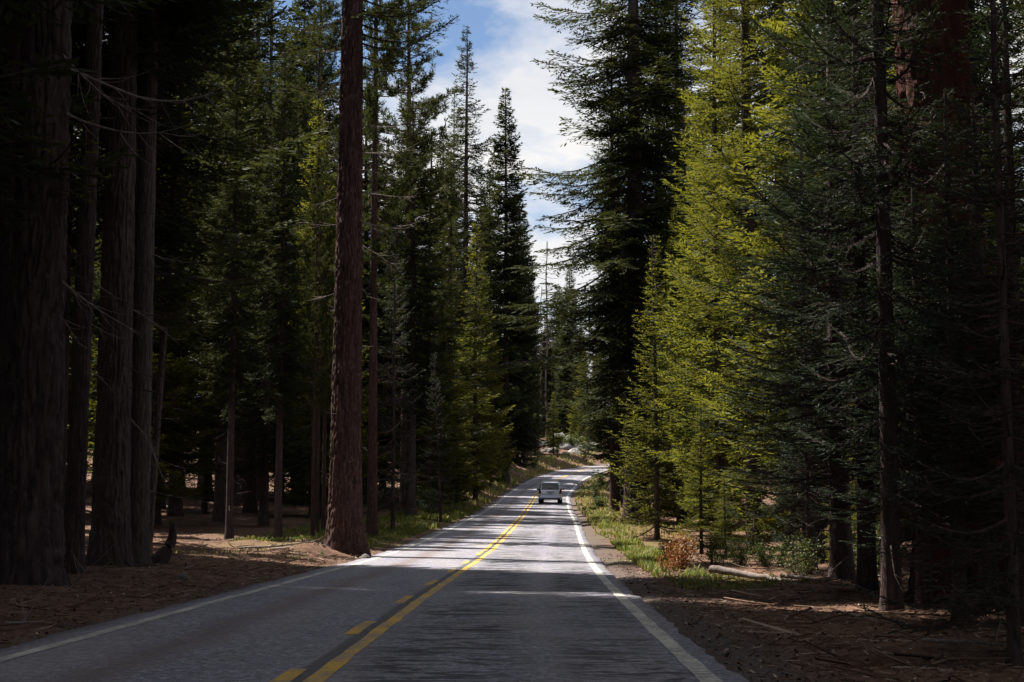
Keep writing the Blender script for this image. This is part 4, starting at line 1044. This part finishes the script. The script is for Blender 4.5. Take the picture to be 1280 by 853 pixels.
# ------------------------------------------------------------------ the car
M['carpaint'] = mat_plain('silver_paint', (0.46, 0.51, 0.64), 0.28, 0.55, 0.5, 0.6, 0.03)
M['glass'] = mat_plain('dark_glass', (0.012, 0.014, 0.018), 0.06, 0.0, 0.6, 0.0, 0.05)
M['rubber'] = mat_plain('tyre_rubber', (0.016, 0.016, 0.017), 0.85)
M['blackplastic'] = mat_plain('black_plastic', (0.022, 0.022, 0.024), 0.55)
M['alloy'] = mat_plain('alloy', (0.45, 0.45, 0.47), 0.35, 0.9)
M['redlens'] = mat_plain('red_lens', (0.07, 0.006, 0.010), 0.2, 0.0, 0.6, 0.5)
M['whitelens'] = mat_plain('clear_lens', (0.65, 0.66, 0.68), 0.2, 0.0, 0.6, 0.5)
M['plate'] = mat_plain('plate_white', (0.55, 0.56, 0.58), 0.5)
M['plateink'] = mat_plain('plate_ink', (0.03, 0.04, 0.12), 0.5)

def loft(name, secs, mat, parent):
    """secs: list of closed rings (k,3) -> skin with end caps"""
    A = np.array(secs, float); n, k, _ = A.shape
    i = np.arange(n * k).reshape(n, k)
    Q = np.stack([i[:-1], np.roll(i, -1, 1)[:-1], np.roll(i, -1, 1)[1:], i[1:]], -1).reshape(-1, 4).tolist()
    me = bpy.data.meshes.new(name)
    me.from_pydata(A.reshape(-1, 3).tolist(), [], Q + [i[0][::-1].tolist(), i[-1].tolist()])
    me.materials.append(M[mat])
    for p in me.polygons: p.use_smooth = True
    me.update()
    o = link(name, me, parent)
    md = o.modifiers.new('edge', 'EDGE_SPLIT'); md.split_angle = R(38)
    return o
def box(name, c, s, mat, parent, bev=0.02, rot=None):
    import bmesh
    bm = bmesh.new(); bmesh.ops.create_cube(bm, size=1.0)
    bmesh.ops.scale(bm, vec=s, verts=bm.verts)
    if bev: bmesh.ops.bevel(bm, geom=bm.edges[:], offset=bev, segments=2, affect='EDGES', profile=0.6)
    me = bpy.data.meshes.new(name); bm.to_mesh(me); bm.free(); me.materials.append(M[mat])
    o = link(name, me, parent, c)
    if rot: o.rotation_euler = rot
    return o
def sheet(name, pts, mat, parent, thick=0.012, back=0.02):
    """a thin closed panel: pts outline, thickened towards its normal"""
    p = [Vector(q) for q in pts]
    nn = (p[1] - p[0]).cross(p[2] - p[0]).normalized()
    k = len(p); v = [q + nn * thick for q in p] + [q - nn * back for q in p]
    f = [list(range(k)), list(range(2 * k - 1, k - 1, -1))] + [[i, i + k, (i + 1) % k + k, (i + 1) % k] for i in range(k)]
    me = bpy.data.meshes.new(name); me.from_pydata([tuple(q) for q in v], [], f); me.materials.append(M[mat]); me.update()
    return link(name, me, parent)
def lathe_x(name, prof, mat, parent, loc, seg=28):
    """prof: (x, r) ring profile about the x axis, closed"""
    a = np.arange(seg) * 6.2832 / seg; pr = np.array(prof)
    V = np.stack([np.repeat(pr[:, 0][:, None], seg, 1), pr[:, 1][:, None] * np.cos(a), pr[:, 1][:, None] * np.sin(a)], -1).reshape(-1, 3)
    i = np.arange(len(pr) * seg).reshape(len(pr), seg)
    Q = np.stack([i, np.roll(i, -1, 0), np.roll(np.roll(i, -1, 0), -1, 1), np.roll(i, -1, 1)], -1).reshape(-1, 4)
    return link(name, mesh_np(name, V, Q, [M[mat]], smooth=True), parent, loc)

CY = 134.5; CX = float(road_x(CY)) + 1.53
car = empty('silver_car', (CX, CY, float(road_z(CY)) + 0.0), -math.atan(float(np.interp(CY, _gy, _sl))))
car.rotation_euler[0] = math.atan(float(np.gradient(_gz, _gy)[int(CY + 60)]))
tag(car, 'silver sport utility car driving away along the sunlit road', 'car')
def ring(y, hw, zb_, zs_, zr, rw):
    """half section mirrored: hw belt half width, zb_ floor, zs_ belt height, zr roof height, rw roof half width"""
    h = [(hw * 0.90, zb_), (hw * 0.985, zb_ + 0.14), (hw, zb_ + 0.42), (hw * 0.975, zs_), (rw + (hw * 0.975 - rw) * 0.18, zs_ + (zr - zs_) * 0.78), (rw * 0.93, zr - 0.03), (rw * 0.6, zr)]
    return [(x, y, z) for x, z in h] + [(-x, y, z) for x, z in h[::-1]]
loft('body', [ring(0.02, 0.90, 0.42, 1.06, 1.10, 0.84), ring(0.09, 0.965, 0.36, 1.08, 1.22, 0.82), ring(0.22, 0.985, 0.34, 1.10, 1.55, 0.76), ring(0.40, 0.99, 0.33, 1.11, 1.76, 0.735),
              ring(0.9, 0.995, 0.30, 1.11, 1.81, 0.74), ring(1.9, 0.995, 0.30, 1.10, 1.82, 0.745), ring(2.7, 0.995, 0.30, 1.09, 1.78, 0.735), ring(3.05, 0.99, 0.30, 1.08, 1.62, 0.74),
              ring(3.55, 0.985, 0.31, 1.06, 1.16, 0.80), ring(4.2, 0.965, 0.33, 1.00, 1.06, 0.78), ring(4.65, 0.90, 0.36, 0.88, 0.93, 0.72), ring(4.8, 0.78, 0.42, 0.74, 0.78, 0.64)], 'carpaint', car)
rw = sheet('rear_window', [(-0.76, 0.045, 1.19), (0.76, 0.045, 1.19), (0.67, 0.235, 1.67), (-0.67, 0.235, 1.67)], 'glass', car, 0.012, 0.10)
box('wiper', (0.1, 0.03, 1.26), (0.55, 0.02, 0.025), 'blackplastic', rw, 0.004, (0, 0.15, 0))
box('spoiler', (0, 0.27, 1.745), (1.40, 0.30, 0.05), 'carpaint', car, 0.02, (0.12, 0, 0))
box('brake_lamp', (0, 0.125, 1.735), (0.34, 0.03, 0.025), 'redlens', car, 0.006)
for s in (-1, 1):
    t = sheet('tail_light', [q if s > 0 else (-q[0], q[1], q[2]) for q in ([(0.74, 0.0, 0.84), (0.965, 0.06, 0.84), (0.95, 0.09, 1.24), (0.82, 0.045, 1.24)] if s > 0 else [(0.82, 0.045, 1.24), (0.95, 0.09, 1.24), (0.965, 0.06, 0.84), (0.74, 0.0, 0.84)])], 'redlens', car, 0.03, 0.06)
    box('lens', (s * 0.85, 0.01, 0.80), (0.17, 0.03, 0.09), 'whitelens', t, 0.01)
    m_ = box('mirror', (s * 1.09, 3.0, 1.16), (0.20, 0.12, 0.15), 'blackplastic', car, 0.04)
    box('roof_rail', (s * 0.66, 1.65, 1.845), (0.04, 1.9, 0.04), 'blackplastic', car, 0.015)
    for (a0, a1, b0, b1) in ((0.55, 1.15, 0.62, 1.05), (1.22, 2.05, 1.22, 2.0), (2.12, 3.25, 2.12, 2.78)):
        w_ = lambda z: 0.975 + (0.80 - 0.975) * (z - 1.12) / 0.50
        pts = [(s * w_(1.16), a0, 1.16), (s * w_(1.16), a1, 1.16), (s * w_(1.62), b1, 1.62), (s * w_(1.62), b0, 1.62)]
        sheet('side_window', pts if s > 0 else pts[::-1], 'glass', car, 0.02)
    for wy in (0.85, 3.75):
        lathe_x('wheel_arch', [(s * 0.60, 0.43), (s * 1.0, 0.43), (s * 1.0, 0.37), (s * 0.60, 0.37)], 'blackplastic', car, (0, wy, 0.40))
        wh = lathe_x('wheel', [(s * 0.74, 0.22), (s * 0.74, 0.345), (s * 0.77, 0.37), (s * 0.95, 0.37), (s * 0.985, 0.345), (s * 0.985, 0.24), (s * 0.96, 0.22)], 'rubber', car, (0, wy, 0.37))
        rim = lathe_x('rim', [(s * 0.80, 0.01), (s * 0.80, 0.225), (s * 0.975, 0.235), (s * 0.975, 0.205), (s * 0.93, 0.19), (s * 0.935, 0.01)], 'alloy', wh, (0, 0, 0))
        for k in range(5):
            sp_ = box('spoke', (s * 0.945, math.cos(k * 1.2566) * 0.11, math.sin(k * 1.2566) * 0.11), (0.03, 0.21, 0.055), 'alloy', wh, 0.008, (k * 1.2566, 0, 0))
    box('door_handle', (s * 1.0, 1.5, 1.0), (0.03, 0.2, 0.035), 'carpaint', car, 0.01)
    box('headlight', (s * 0.72, 4.60, 0.80), (0.30, 0.24, 0.13), 'whitelens', car, 0.04, (0, 0, -s * 0.35))
bp = box('bumper', (0, 0.05, 0.56), (1.86, 0.24, 0.24), 'carpaint', car, 0.06)
box('bumper_valance', (0, 0.08, 0.40), (1.70, 0.22, 0.14), 'blackplastic', car, 0.04)
box('reflector', (0.72, -0.072, 0.56), (0.16, 0.02, 0.03), 'redlens', bp, 0.004).location.z -= 0.56
for c_ in bp.children: c_.location = (0.72, -0.125, -0.02)
tg = box('tailgate_trim', (0, 0.030, 0.99), (0.62, 0.05, 0.055), 'blackplastic', car, 0.015)
pl = box('license_plate', (0, 0.012, 0.87), (0.31, 0.03, 0.155), 'plate', car, 0.006)
for k in range(6):
    box('plate_character', (-0.11 + k * 0.044, -0.017, -0.005), (0.024, 0.006, 0.065), 'plateink', pl, 0)
box('exhaust_pipe', (-0.55, 0.12, 0.31), (0.08, 0.25, 0.06), 'alloy', car, 0.02)
